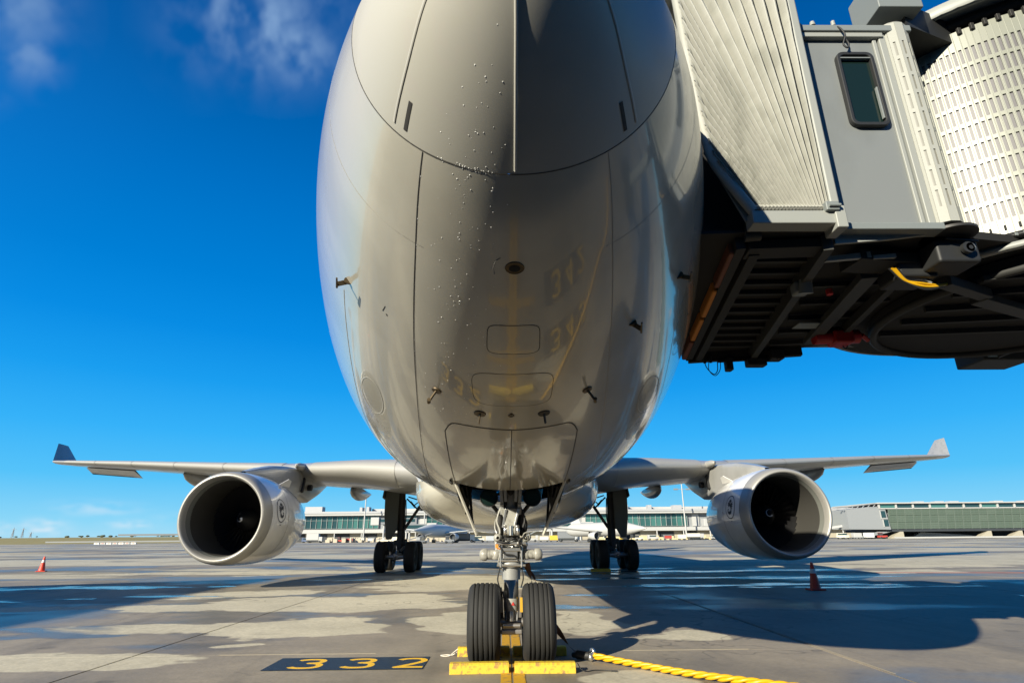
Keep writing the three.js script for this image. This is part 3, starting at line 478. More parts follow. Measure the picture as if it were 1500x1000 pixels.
{
  const G = 8.36;
  const ng = mesh('nose_gear', [rod(V(.01, 1.16, G), V(.01, 1.75, G + .02), .115, .13, 28), rod(V(.01, 1.75, G + .02), V(.01, 2.5, G + .03), .13, .14, 28), revolve([[0, .115], [.02, .165], [.08, .165], [.1, .12]], V(.01, 1.14, G), Y1, 28), revolve([[0, .12], [.02, .17], [.1, .17], [.12, .12]], V(.01, 1.42, G), Y1, 28)], M.gear, jet);
  for (const k of [-1, 1]) { const o = V(.01 + .355 * k, .478, G); const ty = mesh('tyre', tyreGeo(.482, .425, o, [-.55, -.3, 0, .3, .55]), M.tyre, ng); mesh('wheel_rim', rimGeo(.482, .425, o), M.rim, ng); }
  mesh('axle', [rod(V(-.36, .478, G), V(.38, .478, G), .055), beam(V(-.13, .385, G - .16), V(.15, .385, G - .16), .07, .06, .02), beam(V(-.12, .43, G - .14), V(.14, .43, G - .14), .05, .1, .02), rod(V(-.1, .46, G - .19), V(.12, .46, G - .19), .028)], M.steel, ng);
  mesh('chrome_piston', rod(V(.01, .5, G), V(.01, 1.02, G), .098, .098, 32), M.chrome, ng);
  mesh('strut_sleeve', [rod(V(.01, 1.0, G), V(.01, 1.17, G), .122, .126, 32)], M.gear, ng);
  mesh('sleeve_wrap', [revolve([[0, .101], [.15, .103]], V(.01, .62, G), Y1, 32)], M.gearWhite, ng);
  mesh('warning_triangle', extrude([[-.022, 0], [.022, 0], [0, .045]], g => g.translate(.03, .69, -(G - .106)), .002), M.red, ng);
  // torque links behind and in front of the piston
  mesh('torque_link', [beam(V(-.08, 1.12, G + .1), V(-.03, .75, G + .36), .035, .05), beam(V(.1, 1.12, G + .1), V(.05, .75, G + .36), .035, .05), beam(V(.01, .75, G + .36), V(.01, .46, G + .1), .09, .05), beam(V(-.1, .86, G - .06), V(-.03, .52, G - .12), .03, .04), beam(V(-.135, .9, G + .02), V(-.11, .5, G + .02), .04, .06)], M.gearDark, ng);
  mesh('placard', [box(-.19, -.1, .60, .79, G - .06, G - .05, .003)], M.frame, ng);
  mesh('pin_flag', [box(.125, .17, .60, .78, G - .05, G - .045, .002)], M.yellow, ng);
  // steering actuators
  for (const k of [-1, 1]) {
    const c = x => V(.01 + x * k, 1.315, G - .06);
    mesh('steering_actuator', [rod(c(.12), c(.33), .062, .062, 22), revolve([[0, .064], [.015, .078], [.06, .078], [.10, .055], [.108, .01]], c(.32), X1.clone().multiplyScalar(k), 22), revolve([[0, .04], [.02, .07], [.1, .07], [.12, .04]], V(.01 + .2 * k, 1.25, G - .06), Y1, 20), beam(V(.01 + .17 * k, 1.3, G - .04), V(.01 + .19 * k, 1.52, G), .08, .1, .02)], M.gearWhite, ng);
    mesh('gear_light', [revolve([[0, .02], [0, .118], [-.03, .124], [.02, .128], [.12, .1], [.17, .04]], V(.01 + .3 * k, 2.06, G - .12), DZ, 28)], M.dark, ng);
    mesh('light_lens', [revolve([[-.012, .001], [-.008, .06], [0, .112]], V(.01 + .3 * k, 2.06, G - .13), DZ, 24)], M.glass, ng);
    mesh('light_bracket', [beam(V(.01 + .27 * k, 1.98, G - .02), V(.01 + .1 * k, 1.78, G + .02), .05, .05), beam(V(.01 + .24 * k, 2.1, G), V(.01 + .12 * k, 2.12, G + .02), .05, .04)], M.gearDark, ng);
    mesh('yoke_arm', [beam(V(.01 + .155 * k, 2.42, G - .2), V(.01 + .12 * k, 1.98, G - .15), .045, .08), beam(V(.01 + .085 * k, 2.36, G - .22), V(.01 + .07 * k, 2.0, G - .17), .04, .06), beam(V(.01 + .12 * k, 1.98, G - .15), V(.01 + .12 * k, 1.84, G - .1), .05, .08)], M.gear, ng);
    mesh('hose', [pipe([V(.01 + .13 * k, 1.95, G - .12), V(.01 + .19 * k, 1.75, G - .12), V(.01 + .15 * k, 1.6, G - .14), V(.01 + .2 * k, 1.48, G - .12)], .014), pipe([V(.01 + .15 * k, 1.9, G - .1), V(.01 + .22 * k, 1.7, G - .05), V(.01 + .19 * k, 1.55, G - .1)], .01), pipe([V(.01 + .12 * k, 1.12, G - .1), V(.01 + .17 * k, 1.2, G - .14), V(.01 + .14 * k, 1.35, G - .15)], .009)], k < 0 ? M.gearWhite : M.dark, ng);
    mesh('bay_strut', [beam(V(.01 + .14 * k, 1.9, G - .02), V(.01 + .17 * k, 1.55, G), .09, .16, .03), rod(V(.01 + .16 * k, 1.58, G - .08), V(.01 + .16 * k, 1.82, G - .08), .045)], M.gearDark, ng);
  }
  mesh('hose', [pipe([V(-.12, 1.62, G - .1), V(-.17, 1.5, G - .2), V(-.06, 1.47, G - .22), V(.08, 1.53, G - .21), V(.16, 1.44, G - .2)], .013), pipe([V(.18, 1.66, G - .1), V(.2, 1.55, G - .2), V(.12, 1.5, G - .22), V(.14, 1.38, G - .2)], .011), pipe([V(-.14, 1.42, G - .19), V(-.08, 1.33, G - .2), V(.06, 1.3, G - .19), V(.12, 1.22, G - .18)], .011), pipe([V(-.14, 1.15, G - .1), V(-.17, 1.0, G - .08), V(-.13, .85, G - .05), V(-.15, .68, G - .03)], .009), pipe([V(.15, 1.16, G - .1), V(.17, 1.02, G - .1), V(.14, .9, G - .06)], .009), box(-.08, .1, 1.5, 1.57, G - .19, G - .12, .01)], M.dark, ng);
  // drag brace: white tapering plate between the arms, down to the knuckle
  mesh('drag_brace', [extrude([[-.13, 1.9], [.15, 1.9], [.045, 1.66], [.045, 1.55], [-.03, 1.55], [-.03, 1.66]], g => g.translate(0, 0, -(G - .13)), .05, .006), rod(V(-.05, 1.62, G - .2), V(.07, 1.62, G - .2), .07, .07, 20)], M.gearWhite, ng);
  mesh('drag_knuckle', [beam(V(-.10, 1.66, G - .17), V(-.055, 1.90, G - .2), .03, .03), beam(V(.12, 1.9, G - .2), V(.06, 1.68, G - .2), .03, .03), rod(V(.01, 1.56, G - .26), V(.01, 1.68, G - .26), .03), revolve([[0, .02], [.0, .07], [.04, .075], [.05, .02]], V(-.09, 1.62, G - .2), X1, 20), revolve([[0, .02], [.0, .07], [.04, .075], [.05, .02]], V(.08, 1.62, G - .2), X1, 20)], M.alu, ng);
  mesh('retract_jack', [rod(V(.01, 2.45, G - .12), V(.01, 2.0, G - .02), .07), box(-.14, .16, 2.3, 2.44, G - .22, G - .1, .02), box(-.09, .11, 1.93, 2.1, G - .1, G + .05, .03)], M.gearDark, ng);
  mesh('steering_collar', [box(-.20, .22, 1.44, 1.475, G - .2, G - .1, .01), box(-.15, .17, 1.355, 1.40, G - .18, G - .1, .01), rod(V(-.18, 1.18, G - .16), V(.2, 1.18, G - .16), .016), rod(V(-.16, 1.24, G - .17), V(.18, 1.24, G - .17), .012), rod(V(.15, 1.16, G - .17), V(.15, 1.42, G - .17), .013), rod(V(-.13, 1.16, G - .17), V(-.13, 1.42, G - .17), .013), box(-.1, .1, 1.26, 1.36, G - .165, G - .12, .02)], M.alu, ng);
  const rnd = mulberry(5), fit = [];
  for (let i = 0; i < 26; i++) { const a = V(-.18 + rnd() * .38, 1.42 + rnd() * .18, G - .2 + rnd() * .16), b = a.clone().add(new THREE.Vector3((rnd() - .5) * .14, (rnd() - .5) * .09, (rnd() - .5) * .08)); fit.push(rod(a, b, .008 + rnd() * .013)); }
  mesh('hydraulic_fittings', fit, M.alu, ng);
  mesh('valve_block', [revolve([[0, .02], [.01, .055], [.1, .055], [.11, .02]], V(-.17, 1.53, G - .22), DZ, 20), revolve([[0, .03], [.005, .05], [.06, .045], [.07, .02]], V(.2, 1.52, G - .2), DZ, 20), revolve([[0, .05], [.012, .062], [.024, .05], [.012, .04]], V(.22, 1.54, G - .22), DZ, 20)], M.gearWhite, ng);
  mesh('gear_tag', [box(-.2, -.16, 1.40, 1.45, G - .2, G - .18, .004), box(-.18, -.13, 1.385, 1.40, G - .19, G - .17, .004)], M.orange, ng);
}
for (const k of [-1, 1]) {
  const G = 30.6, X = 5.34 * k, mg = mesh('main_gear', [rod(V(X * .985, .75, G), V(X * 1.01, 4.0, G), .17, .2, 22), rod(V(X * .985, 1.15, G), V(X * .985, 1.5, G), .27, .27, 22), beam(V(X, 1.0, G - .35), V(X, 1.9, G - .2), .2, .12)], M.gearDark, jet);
  for (const dx of [-1, 1]) for (const dd of [-.99, .99]) { const o = V(X + dx * .70 , .695, G + dd); mesh('tyre', tyreGeo(.70, .53, o, [-.5, -.17, .17, .5]), M.tyre, mg); mesh('wheel_rim', rimGeo(.70, .53, o), M.gearDark, mg); }
  mesh('bogie_beam', [beam(V(X, .70, G - 1.1), V(X, .70, G + 1.1), .3, .3, .06), rod(V(X - .7, .695, G - .99), V(X + .7, .695, G - .99), .1), rod(V(X - .7, .695, G + .99), V(X + .7, .695, G + .99), .1), rod(V(X, .62, G - 1.18), V(X, .95, G - .6), .06), beam(V(X - .12 * k, .95, G - .5), V(X - .3 * k, 1.15, G - .4), .1, .12)], M.steel, mg);
  mesh('leg_door', [extrude([[.66, 1.5], [.40, 1.5], [.14, 2.0], [.10, 4.1], [.82, 4.1], [.80, 2.6]].map(p => [X + k * p[0], p[1]]), g => g.translate(0, 0, -(G - .3)), .05, .01)], std(col(.075, .08, .065), .5), mg);
  mesh('hinge_door', [beam(V(X + .88 * k, 3.45, G - .3), V(X + .78 * k, 4.2, G - .2), .10, .5)], M.gearDark, mg);
  mesh('side_brace', [beam(V(X - .18 * k, 1.95, G - .1), V(X - 1.05 * k, 3.25, G - .1), .16, .13), beam(V(X - 1.05 * k, 3.15, G - .1), V(X - 1.5 * k, 4.0, G - .1), .2, .14), beam(V(X - .98 * k, 3.0, G - .1), V(X - 1.12 * k, 2.9, G - .1), .12, .12)], M.gearDark, mg);
  mesh('lock_link', [beam(V(X - .25 * k, 3.45, G - .12), V(X - .82 * k, 2.92, G - .12), .07, .07), beam(V(X - .62 * k, 3.1, G - .12), V(X - 1.1 * k, 3.5, G - .12), .05, .05), rod(V(X - .45 * k, 3.3, G - .2), V(X - .7 * k, 3.02, G - .2), .05), rod(V(X - .3 * k, 3.55, G), V(X - .8 * k, 3.4, G), .03)], M.dark, mg);
  mesh('hose', [pipe([V(X - .22 * k, 3.4, G - .2), V(X - .27 * k, 2.5, G - .25), V(X - .2 * k, 1.6, G - .3), V(X - .3 * k, 1.2, G - .35), V(X, .95, G - .4)], .025), pipe([V(X + .1 * k, 3.4, G - .28), V(X + .12 * k, 2.4, G - .25), V(X + .1 * k, 1.3, G - .33)], .02)], M.dark, mg);
  mesh('retract_rod', [rod(V(X + .2 * k, 1.9, G - .05), V(X + .2 * k, 4, G - .05), .14, .2), rod(V(X, 2.2, G + .2), V(X, 3.9, G + .2), .1), box(X - .3, X + .3, 1.2, 1.45, G - .3, G + .2, .05)], M.gearDark, mg);
}

// ================================================================ the jet bridge at the port side
const jb = thing('jet_bridge', 'grey passenger boarding bridge with pale pleated canopy docked against the airliner nose', 'jet bridge');
{
  // pleated canopy: every fold is a strip hinged along the floor and fanned towards the aircraft
  const canopy = mesh('canopy', [box(2.86, 2.95, 4.26, 7.2, 4.44, 4.62, .02), beam(V(2.92, 7.2, 4.5), V(2.92, 7.2, 8.2), .1, .1)], M.frameLight, jb);
  const N = 22, rim = u => u < .62 ? [lerp(1.90, 1.70, Math.pow(u / .62, .6)), lerp(4.72, 7.15, Math.pow(u / .62, 1.25))] : [lerp(1.70, 2.90, Math.pow((u - .62) / .38, .9)), 7.18];
  const foot = u => [2.17 + .69 * Math.pow(u, .92), 4.30];
  const edge = i => { const u = i / N; return [foot(u), rim(u)]; };
  const rnd = mulberry(3);
  for (let i = 0; i < N; i++) {
    const [fa, ra] = edge(i), [fb, rb] = edge(i + 1), ph = rnd() * 9;
    const dz = u => .05 + .10 * Math.sin(Math.PI * u) * 1.0;
    const g = grid(26, 8, (a, b) => {
      const v = a / 26, q = b / 8;
      const x = lerp(lerp(fa[0], ra[0], v), lerp(fb[0], rb[0], v), q), y = lerp(lerp(fa[1], ra[1], v), lerp(fb[1], rb[1], v), q);
      const open = .085 + .06 * v;                                   // a fold opens away from its hinge
      let d = 4.52 - open * Math.pow(q < .3 ? q / .3 : (1 - q) / .7, .8);
      d += .010 * (fbm(v * 7 + ph, q * 2.4 + i, 3) - .5) * (1 + v) * Math.sin(q * Math.PI) + .006 * Math.sin(v * 34 + q * 5 + ph) * fbm(v * 5 + i, 3, 2) * v * Math.sin(q * Math.PI);
      return V(x, y, d);
    }, (a, b) => [b / 8 * .12 + i * .13, a / 26 * 2.7]);
    mesh('canopy_fold', g, M.fabric, canopy);
    if (i) { const p = v => V(lerp(fa[0], ra[0], v), lerp(fa[1], ra[1], v), 4.512); mesh('canopy_piping', pipe([p(.02), p(.35), p(.7), p(.99)], .007, 20, 5), M.frameLight, canopy); }
    // roll at the hinge
    const f = foot((i + .5) / N); mesh('fold_hinge', rod(V(f[0], 4.285, 4.43), V(f[0] + .004, 4.36, 4.50), .019, .015, 8), M.fabric, canopy);
  }
  // bumper edge of the canopy against the skin, roof and far side of the canopy
  const ed = []; for (let k = 0; k <= 12; k++) { const u = .6 * k / 12, r = rim(u); ed.push(V(r[0] + .012, r[1], 4.465)); }
  mesh('canopy_bumper', pipe([V(2.17, 4.27, 4.47), ...ed], .05, 50, 10), M.fabric, canopy);
  mesh('canopy_roof', grid(30, 6, (i, j) => { const x = lerp(.9, 2.9, i / 30), d = lerp(4.5, 8.3, j / 6); return V(x, 7.18 + .05 * (i % 2) + .25 * Math.sin(j / 6 * Math.PI), d); }, (i, j) => [i * .1, j * .6]), M.fabric, canopy);
  mesh('canopy_far_side', grid(30, 2, (i, j) => V(lerp(2.2, 2.9, i / 30), lerp(4.2, 7.18, j / 2), 8.3 + .06 * (i % 2))), M.fabric, canopy);
  // dark lining seen through the gap between the skin and the folded foot
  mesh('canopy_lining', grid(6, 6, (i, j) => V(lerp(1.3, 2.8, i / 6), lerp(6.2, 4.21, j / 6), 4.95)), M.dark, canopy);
  mesh('threshold_flap', plan([[1.5, 4.7], [2.18, 4.66], [2.78, 8.34], [2.3, 8.34]], 4.17, 4.20), M.black, jb);
  mesh('far_wall', box(2.75, 5.4, 4.24, 6.5, 8.22, 8.3, .01), M.bridge, jb);
  mesh('side_strut', [beam(V(1.86, 5.0, 4.58), V(2.14, 4.22, 4.54), .03, .05)], M.frame, jb);
  // sill beam, posts and wall of the cab
  mesh('sill_beam', [box(2.13, 2.93, 4.13, 4.26, 4.42, 4.58, .012), box(2.86, 2.96, 4.08, 4.30, 4.40, 4.62, .012)], M.frameLight, jb);
  mesh('sill_bracket', [box(2.78, 2.9, 4.24, 4.33, 4.38, 4.46, .01), rod(V(2.8, 4.28, 4.37), V(2.9, 4.28, 4.37), .016)], M.frame, jb);
  const wall = mesh('cab_wall', [box(2.95, 3.93, 4.22, 6.5, 4.66, 4.74, .012)], M.bridge, jb);
  mesh('wall_trim', [box(3.80, 3.84, 4.22, 6.46, 4.635, 4.66, .01), box(3.86, 3.93, 4.22, 6.5, 4.62, 4.66, .01), box(2.95, 3.9, 6.44, 6.5, 4.6, 4.66, .01)], M.frameLight, wall);
  const rr = (w, h, r) => { const s = new THREE.Shape(); s.moveTo(-w + r, -h); s.lineTo(w - r, -h); s.quadraticCurveTo(w, -h, w, -h + r); s.lineTo(w, h - r); s.quadraticCurveTo(w, h, w - r, h); s.lineTo(-w + r, h); s.quadraticCurveTo(-w, h, -w, h - r); s.lineTo(-w, -h + r); s.quadraticCurveTo(-w, -h, -w + r, -h); return s; };
  const win = mesh('window', (() => { const s = rr(.185, .45, .08); s.holes.push(rr(.163, .428, .065)); const g = new THREE.ExtrudeGeometry(s, { depth: .04, bevelEnabled: true, bevelSize: .008, bevelThickness: .008, bevelSegments: 2 }); g.translate(3.555, 5.79, -4.655); return g; })(), M.gasket, wall);
  mesh('window_pane', (() => { const g = new THREE.ExtrudeGeometry(rr(.17, .43, .06), { depth: .01, bevelEnabled: false }); g.translate(3.555, 5.79, -4.658); return g; })(), M.glass, wall);
  mesh('window_bead', [box(3.40, 3.71, 6.165, 6.18, 4.61, 4.64, .003), box(3.69, 3.705, 5.42, 5.8, 4.61, 4.64, .003)], M.frame, wall);
  mesh('hook', [pipe([V(3.42, 6.58, 4.60), V(3.44, 6.5, 4.56), V(3.46, 6.40, 4.55), V(3.435, 6.3, 4.57), V(3.47, 6.26, 4.57), V(3.49, 6.31, 4.57), V(3.46, 6.38, 4.56)], .009)], M.gasket, wall);
  // roof edge, gusset, lamp and soffit box
  mesh('cab_roof', [box(2.95, 4.2, 6.5, 6.58, 4.58, 8.2, .012)], M.frame, jb);
  mesh('roof_gusset', extrude([[2.92, 6.45], [3.16, 6.56], [2.95, 6.86]], g => g.translate(0, 0, -4.70), .05, .006), M.frameLight, jb);
  mesh('roof_lamp', [rod(V(3.18, 6.58, 4.6), V(3.18, 6.63, 4.6), .03, .022, 14), rod(V(2.96, 6.62, 4.52), V(2.96, 6.66, 4.52), .022, .016, 12), rod(V(3.40, 6.58, 4.6), V(3.40, 6.64, 4.6), .022, .02, 12)], M.frameLight, jb);
  mesh('soffit_box', [box(3.86, 4.33, 6.74, 7.2, 4.5, 4.93, .012)], M.frame, jb);
  // roller shutter drum beside the wall and the curved slat curtain round the rotunda
  const slat = (w, y0, y1, rows, t, f = .28) => {
    const s = new THREE.Shape([[-w / 2, y0], [w / 2, y0], [w / 2, y1], [-w / 2, y1]].map(p => new THREE.Vector2(...p)));
    for (let i = 0; i < rows; i++) { const a = y0 + .16 + i * (y1 - y0 - .36) / rows, b = a + (y1 - y0 - .36) / rows - .045; s.holes.push(new THREE.Path([[-w * f, a], [w * (f - .04), a], [w * (f - .04), b], [-w * f, b]].map(p => new THREE.Vector2(...p)))); }
    return new THREE.ExtrudeGeometry(s, { depth: t, bevelEnabled: false });
  };
  const drum = mesh('shutter_drum', rod(V(4.06, 4.24, 4.72), V(4.06, 6.62, 4.72), .146, .146, 32), std(col(.17, .17, .15), .45), jb);
  const drumM = std(col(.31, .315, .28), .3);
  const ds = slat(.079, 4.24, 6.6, 9, .005, .16);
  for (let i = 0; i < 12; i++) { const a = i / 12 * Math.PI * 2, m = mesh('drum_slat', ds, drumM, drum); m.position.copy(V(4.06 + .15 * Math.sin(a), 0, 4.72 - .15 * Math.cos(a))); m.rotation.y = a; }
  mesh('drum_plate', [rod(V(4.10, 4.16, 4.74), V(4.10, 4.185, 4.74), .235, .235, 36), rod(V(4.08, 4.185, 4.72), V(4.08, 4.24, 4.72), .1)], M.gearDark, jb);
  const RC = [6.2, 6.5], RR = 2.12;
  const at = (a, r, y) => V(RC[0] + r * Math.sin(a), y, RC[1] - r * Math.cos(a));
  const curtain = mesh('slat_curtain', grid(40, 1, (i, j) => at(-1.02 + i * .0525, RR - .008, lerp(4.3, 6.72, j))), M.slatBack, jb);
  const cs = slat(.0545, 4.28, 6.74, 9, .007);
  for (let i = 0; i < 46; i++) { const a = -.98 + i * .0262, m = mesh('curtain_slat', cs, M.slatW, curtain); m.position.copy(at(a, RR, 0)); m.rotation.y = a; }
  const rib = []; for (let i = 0; i < 46; i++) rib.push(rod(at(-.98 + (i + .5) * .0262, RR + .004, 4.28), at(-.98 + (i + .5) * .0262, RR + .004, 6.74), .006, .006, 6));
  stuff(mesh('slat_joint', rib, M.slatW, curtain));
  const clips = []; for (let i = 0; i < 44; i += 2) { clips.push(beam(at(-.97 + i * .0262, RR + .014, 4.32), at(-.97 + i * .0262, RR + .014, 4.37), .018, .012, .002)); clips.push(beam(at(-.96 + i * .0262, RR + .02, 6.68), at(-.96 + i * .0262, RR + .02, 6.76), .04, .03, .004)); }
  stuff(mesh('slat_clip', clips, M.gearDark, curtain));
  // running rails
  const arc = (r0, r1, y0, y1, a0, a1) => { const n = 40; return grid(n, 4, (i, j) => { const a = lerp(a0, a1, i / n), q = [[r0, y0], [r1, y0], [r1, y1], [r0, y1], [r0, y0]][j]; return at(a, q[0], q[1]); }); };
  mesh('bottom_rail', [arc(RR - .1, RR + .04, 4.215, 4.27, -1.05, 1.2)], M.gasket, jb);
  mesh('rail_lip', [arc(RR + .0, RR + .07, 4.10, 4.16, -1.0, 1.2)], M.frameLight, jb);
  const teeth = []; for (let i = 0; i < 56; i++) teeth.push(beam(at(-.95 + i * .03, RR + .045, 4.225), at(-.95 + i * .03, RR + .045, 4.255), .03, .01, .002)); stuff(mesh('chain_link', teeth, M.frame, jb));
  mesh('top_rail', [arc(RR - .16, RR + .02, 6.80, 6.9, -1.1, 1.3)], M.gasket, jb);
  mesh('rotunda_roof', [arc(.02, RR + .2, 6.93, 7.0, -1.3, 5)], M.frameLight, jb);
  mesh('roof_rim', [arc(RR + .16, RR + .22, 6.87, 7.0, -1.2, 1.3)], M.frameLight, jb);
  mesh('roof_upstand', [plan([[4.2, 4.62], [5.0, 4.9], [5.0, 8], [4.2, 8]], 6.62, 6.95)], M.gasket, jb);
  mesh('rotunda_back', arc(RR - .05, RR, 4.2, 6.93, 1.2, 5.2), M.bridge, jb);
  // lower skirts of the wall
  mesh('wall_skirt', [box(2.96, 3.95, 4.15, 4.22, 4.56, 4.72, .01)], M.frame, jb);
  mesh('skirt_plate', [extrude([[2.98, 4.06], [3.45, 4.10], [3.92, 4.16], [2.98, 4.16]], g => g.translate(0, 0, -4.70), .03), extrude([[2.98, 3.98], [3.42, 4.02], [3.42, 4.08], [3.02, 4.03]], g => g.translate(0, 0, -4.9), .04), extrude([[3.44, 4.0], [3.66, 4.02], [3.66, 4.06], [3.44, 4.04]], g => g.translate(0, 0, -4.9), .04)], M.frameLight, jb);

  // ---- underside
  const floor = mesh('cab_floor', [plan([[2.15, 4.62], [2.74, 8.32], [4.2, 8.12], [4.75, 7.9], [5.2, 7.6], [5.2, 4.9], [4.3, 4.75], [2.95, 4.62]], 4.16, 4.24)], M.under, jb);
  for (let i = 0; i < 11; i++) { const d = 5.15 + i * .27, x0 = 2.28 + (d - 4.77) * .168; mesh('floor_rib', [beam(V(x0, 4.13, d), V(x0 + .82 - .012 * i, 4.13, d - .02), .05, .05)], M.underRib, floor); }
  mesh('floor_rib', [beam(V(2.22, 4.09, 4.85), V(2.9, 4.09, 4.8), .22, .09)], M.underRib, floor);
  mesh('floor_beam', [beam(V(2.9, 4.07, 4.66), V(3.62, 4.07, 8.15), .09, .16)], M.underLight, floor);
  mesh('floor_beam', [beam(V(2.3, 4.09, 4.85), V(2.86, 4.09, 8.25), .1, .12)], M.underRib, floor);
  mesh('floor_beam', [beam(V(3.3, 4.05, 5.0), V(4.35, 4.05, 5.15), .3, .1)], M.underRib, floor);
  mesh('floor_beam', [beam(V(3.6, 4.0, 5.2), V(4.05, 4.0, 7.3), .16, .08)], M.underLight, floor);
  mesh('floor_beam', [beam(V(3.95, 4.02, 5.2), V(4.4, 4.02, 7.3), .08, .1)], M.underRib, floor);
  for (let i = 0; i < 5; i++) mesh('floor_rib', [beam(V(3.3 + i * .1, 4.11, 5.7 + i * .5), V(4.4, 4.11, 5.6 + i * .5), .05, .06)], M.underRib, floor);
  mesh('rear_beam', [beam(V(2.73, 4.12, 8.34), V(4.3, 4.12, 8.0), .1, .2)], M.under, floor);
  // bumper: rubber segments along the edge next to the skin
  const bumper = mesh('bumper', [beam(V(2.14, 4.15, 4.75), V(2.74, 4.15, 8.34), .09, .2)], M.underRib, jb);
  for (let i = 0; i < 4; i++) { const a = i / 4 + .012, b = (i + 1) / 4 - .012; const p = t => V(lerp(2.10, 2.67, t), 4.14, lerp(4.82, 8.36, t)); mesh('bumper_segment', beam(p(a), p(b), .075, .17, .03), i === 1 || i === 2 ? std(col(.46, .17, .015), .6) : std(col(.14, .045, .02), .6), bumper); }
  mesh('sill_roller', [rod(V(2.16, 4.16, 4.7), V(2.30, 4.16, 4.68), .06, .06, 16)], M.underLight, jb);
  // flood lamp and sensors under the floor
  mesh('flood_lamp', [box(2.98, 3.13, 3.92, 4.06, 5.45, 5.6, .03), rod(V(3.06, 3.9, 5.44), V(3.06, 4.04, 5.40), .07, .06, 18)], M.frame, jb);
  mesh('notice_plate', [box(3.55, 3.88, 3.985, 4.0, 6.55, 6.75, .004)], M.frame, jb);
  mesh('door_motor', [rod(V(3.95, 3.95, 7.0), V(4.5, 3.95, 6.95), .09, .09, 16), box(4.15, 4.4, 3.84, 4.02, 6.85, 7.1, .03), rod(V(4.52, 3.95, 6.9), V(4.62, 3.9, 6.95), .03)], std(col(.26, .006, .006), .5), jb);
  mesh('red_beacon', [rod(V(3.5, 4.02, 5.75), V(3.5, 4.08, 5.75), .035)], M.red, jb);
  mesh('rear_sensor', [beam(V(3.12, 4.0, 8.2), V(3.85, 4.0, 8.05), .04, .04), box(3.22, 3.32, 3.84, 4.04, 8.1, 8.24, .02), box(3.5, 3.78, 3.88, 4.0, 8.0, 8.16, .02), box(3.8, 4.0, 3.95, 4.1, 7.9, 8.1, .02)], M.dark, jb);
  mesh('loose_cable', [pipe([V(2.92, 4.06, 8.2), V(2.95, 3.9, 8.2), V(3.05, 3.8, 8.2), V(3.1, 3.85, 8.2), V(3.12, 4.0, 8.2)], .007), pipe([V(2.98, 4.02, 8.15), V(2.98, 3.86, 8.2), V(3.06, 3.78, 8.2), V(3.14, 3.86, 8.2), V(3.17, 4.04, 8.2)], .006), rod(V(2.92, 4.08, 8.2), V(2.93, 3.97, 8.2), .02), rod(V(3.02, 4.08, 8.2), V(3.02, 3.98, 8.2), .02)], M.dark, jb);
  mesh('small_hook', [pipe([V(3.85, 3.98, 7.9), V(3.9, 3.92, 7.9), V(3.95, 3.98, 7.9)], .006), pipe([V(4.3, 3.86, 7.0), V(4.34, 3.8, 7.0), V(4.38, 3.86, 7.0)], .008)], M.dark, jb);
  // rotunda plate with its ring and radial ribs
  const disc = (r, y0, y1, c) => { const g = new THREE.CylinderGeometry(r, r, y1 - y0, 64); g.translate(c[0], (y0 + y1) / 2, -c[1]); return g; };
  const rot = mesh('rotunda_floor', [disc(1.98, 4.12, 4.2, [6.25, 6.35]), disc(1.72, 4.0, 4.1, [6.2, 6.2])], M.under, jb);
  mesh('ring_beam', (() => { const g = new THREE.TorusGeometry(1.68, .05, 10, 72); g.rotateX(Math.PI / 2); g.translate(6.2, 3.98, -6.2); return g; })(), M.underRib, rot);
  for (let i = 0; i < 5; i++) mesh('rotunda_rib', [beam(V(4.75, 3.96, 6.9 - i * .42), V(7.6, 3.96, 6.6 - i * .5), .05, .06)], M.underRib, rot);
  mesh('hinge_housing', [box(3.95, 4.35, 3.9, 4.14, 4.72, 5.05, .03), rod(V(4.2, 4.02, 4.70), V(4.2, 4.02, 4.66), .055, .055, 18), beam(V(4.02, 4.12, 4.68), V(4.34, 4.10, 4.70), .02, .02), box(3.72, 4.1, 3.86, 4.05, 4.95, 5.3, .03)], M.gasket, jb);
  mesh('bolt_head', [revolve([[0, .02], [0, .045], [.02, .045], [.025, .01]], V(4.22, 4.02, 4.66), V(0, 0, -1).negate(), 16)], M.alu, jb);
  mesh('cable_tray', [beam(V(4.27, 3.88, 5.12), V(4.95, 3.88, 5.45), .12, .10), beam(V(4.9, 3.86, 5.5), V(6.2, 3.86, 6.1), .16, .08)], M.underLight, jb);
  const hose = (o, r, m) => mesh('cable_bundle', pipe([V(3.63 + o, 3.93, 4.92), V(3.76 + o * .6, 3.83, 4.97), V(3.95, 3.78 + o, 5.0), V(4.13, 3.80 + o * .5, 5.05), V(4.3, 3.86, 5.12)], r, 30, 8), m, jb);
  hose(0, .014, M.cable); hose(.03, .012, M.cable); hose(-.03, .01, M.gasket); hose(.06, .008, M.gasket);
  mesh('cable_elbow', [pipe([V(4.16, 3.98, 5.0), V(4.05, 3.98, 4.98), V(3.98, 3.93, 5.0), V(3.99, 3.86, 5.02), V(4.06, 3.83, 5.04)], .022)], M.frameLight, jb);
  // tunnel running off to the right, with its support column
  const tun = mesh('tunnel', [box(7.6, 26, 4.05, 6.9, 5.0, 7.7, .05)], M.bridge, jb);
  for (let i = 0; i < 9; i++) mesh('tunnel_rib', [box(8 + i * 2, 8.12 + i * 2, 3.98, 7.0, 4.93, 7.77, .02)], M.frame, tun);
  mesh('lift_column', [box(6.95, 7.7, 3.93, 4.22, 7.95, 8.5, .02), box(6.75, 7.0, 4.06, 4.22, 7.85, 8.3, .02), beam(V(7.1, 4.0, 7.9), V(7.6, 4.2, 7.6), .12, .12)], M.underLight, jb);
  mesh('support_leg', rod(V(9.6, 0, 6.4), V(9.6, 4, 6.4), .26, .26, 24), M.frame, jb);
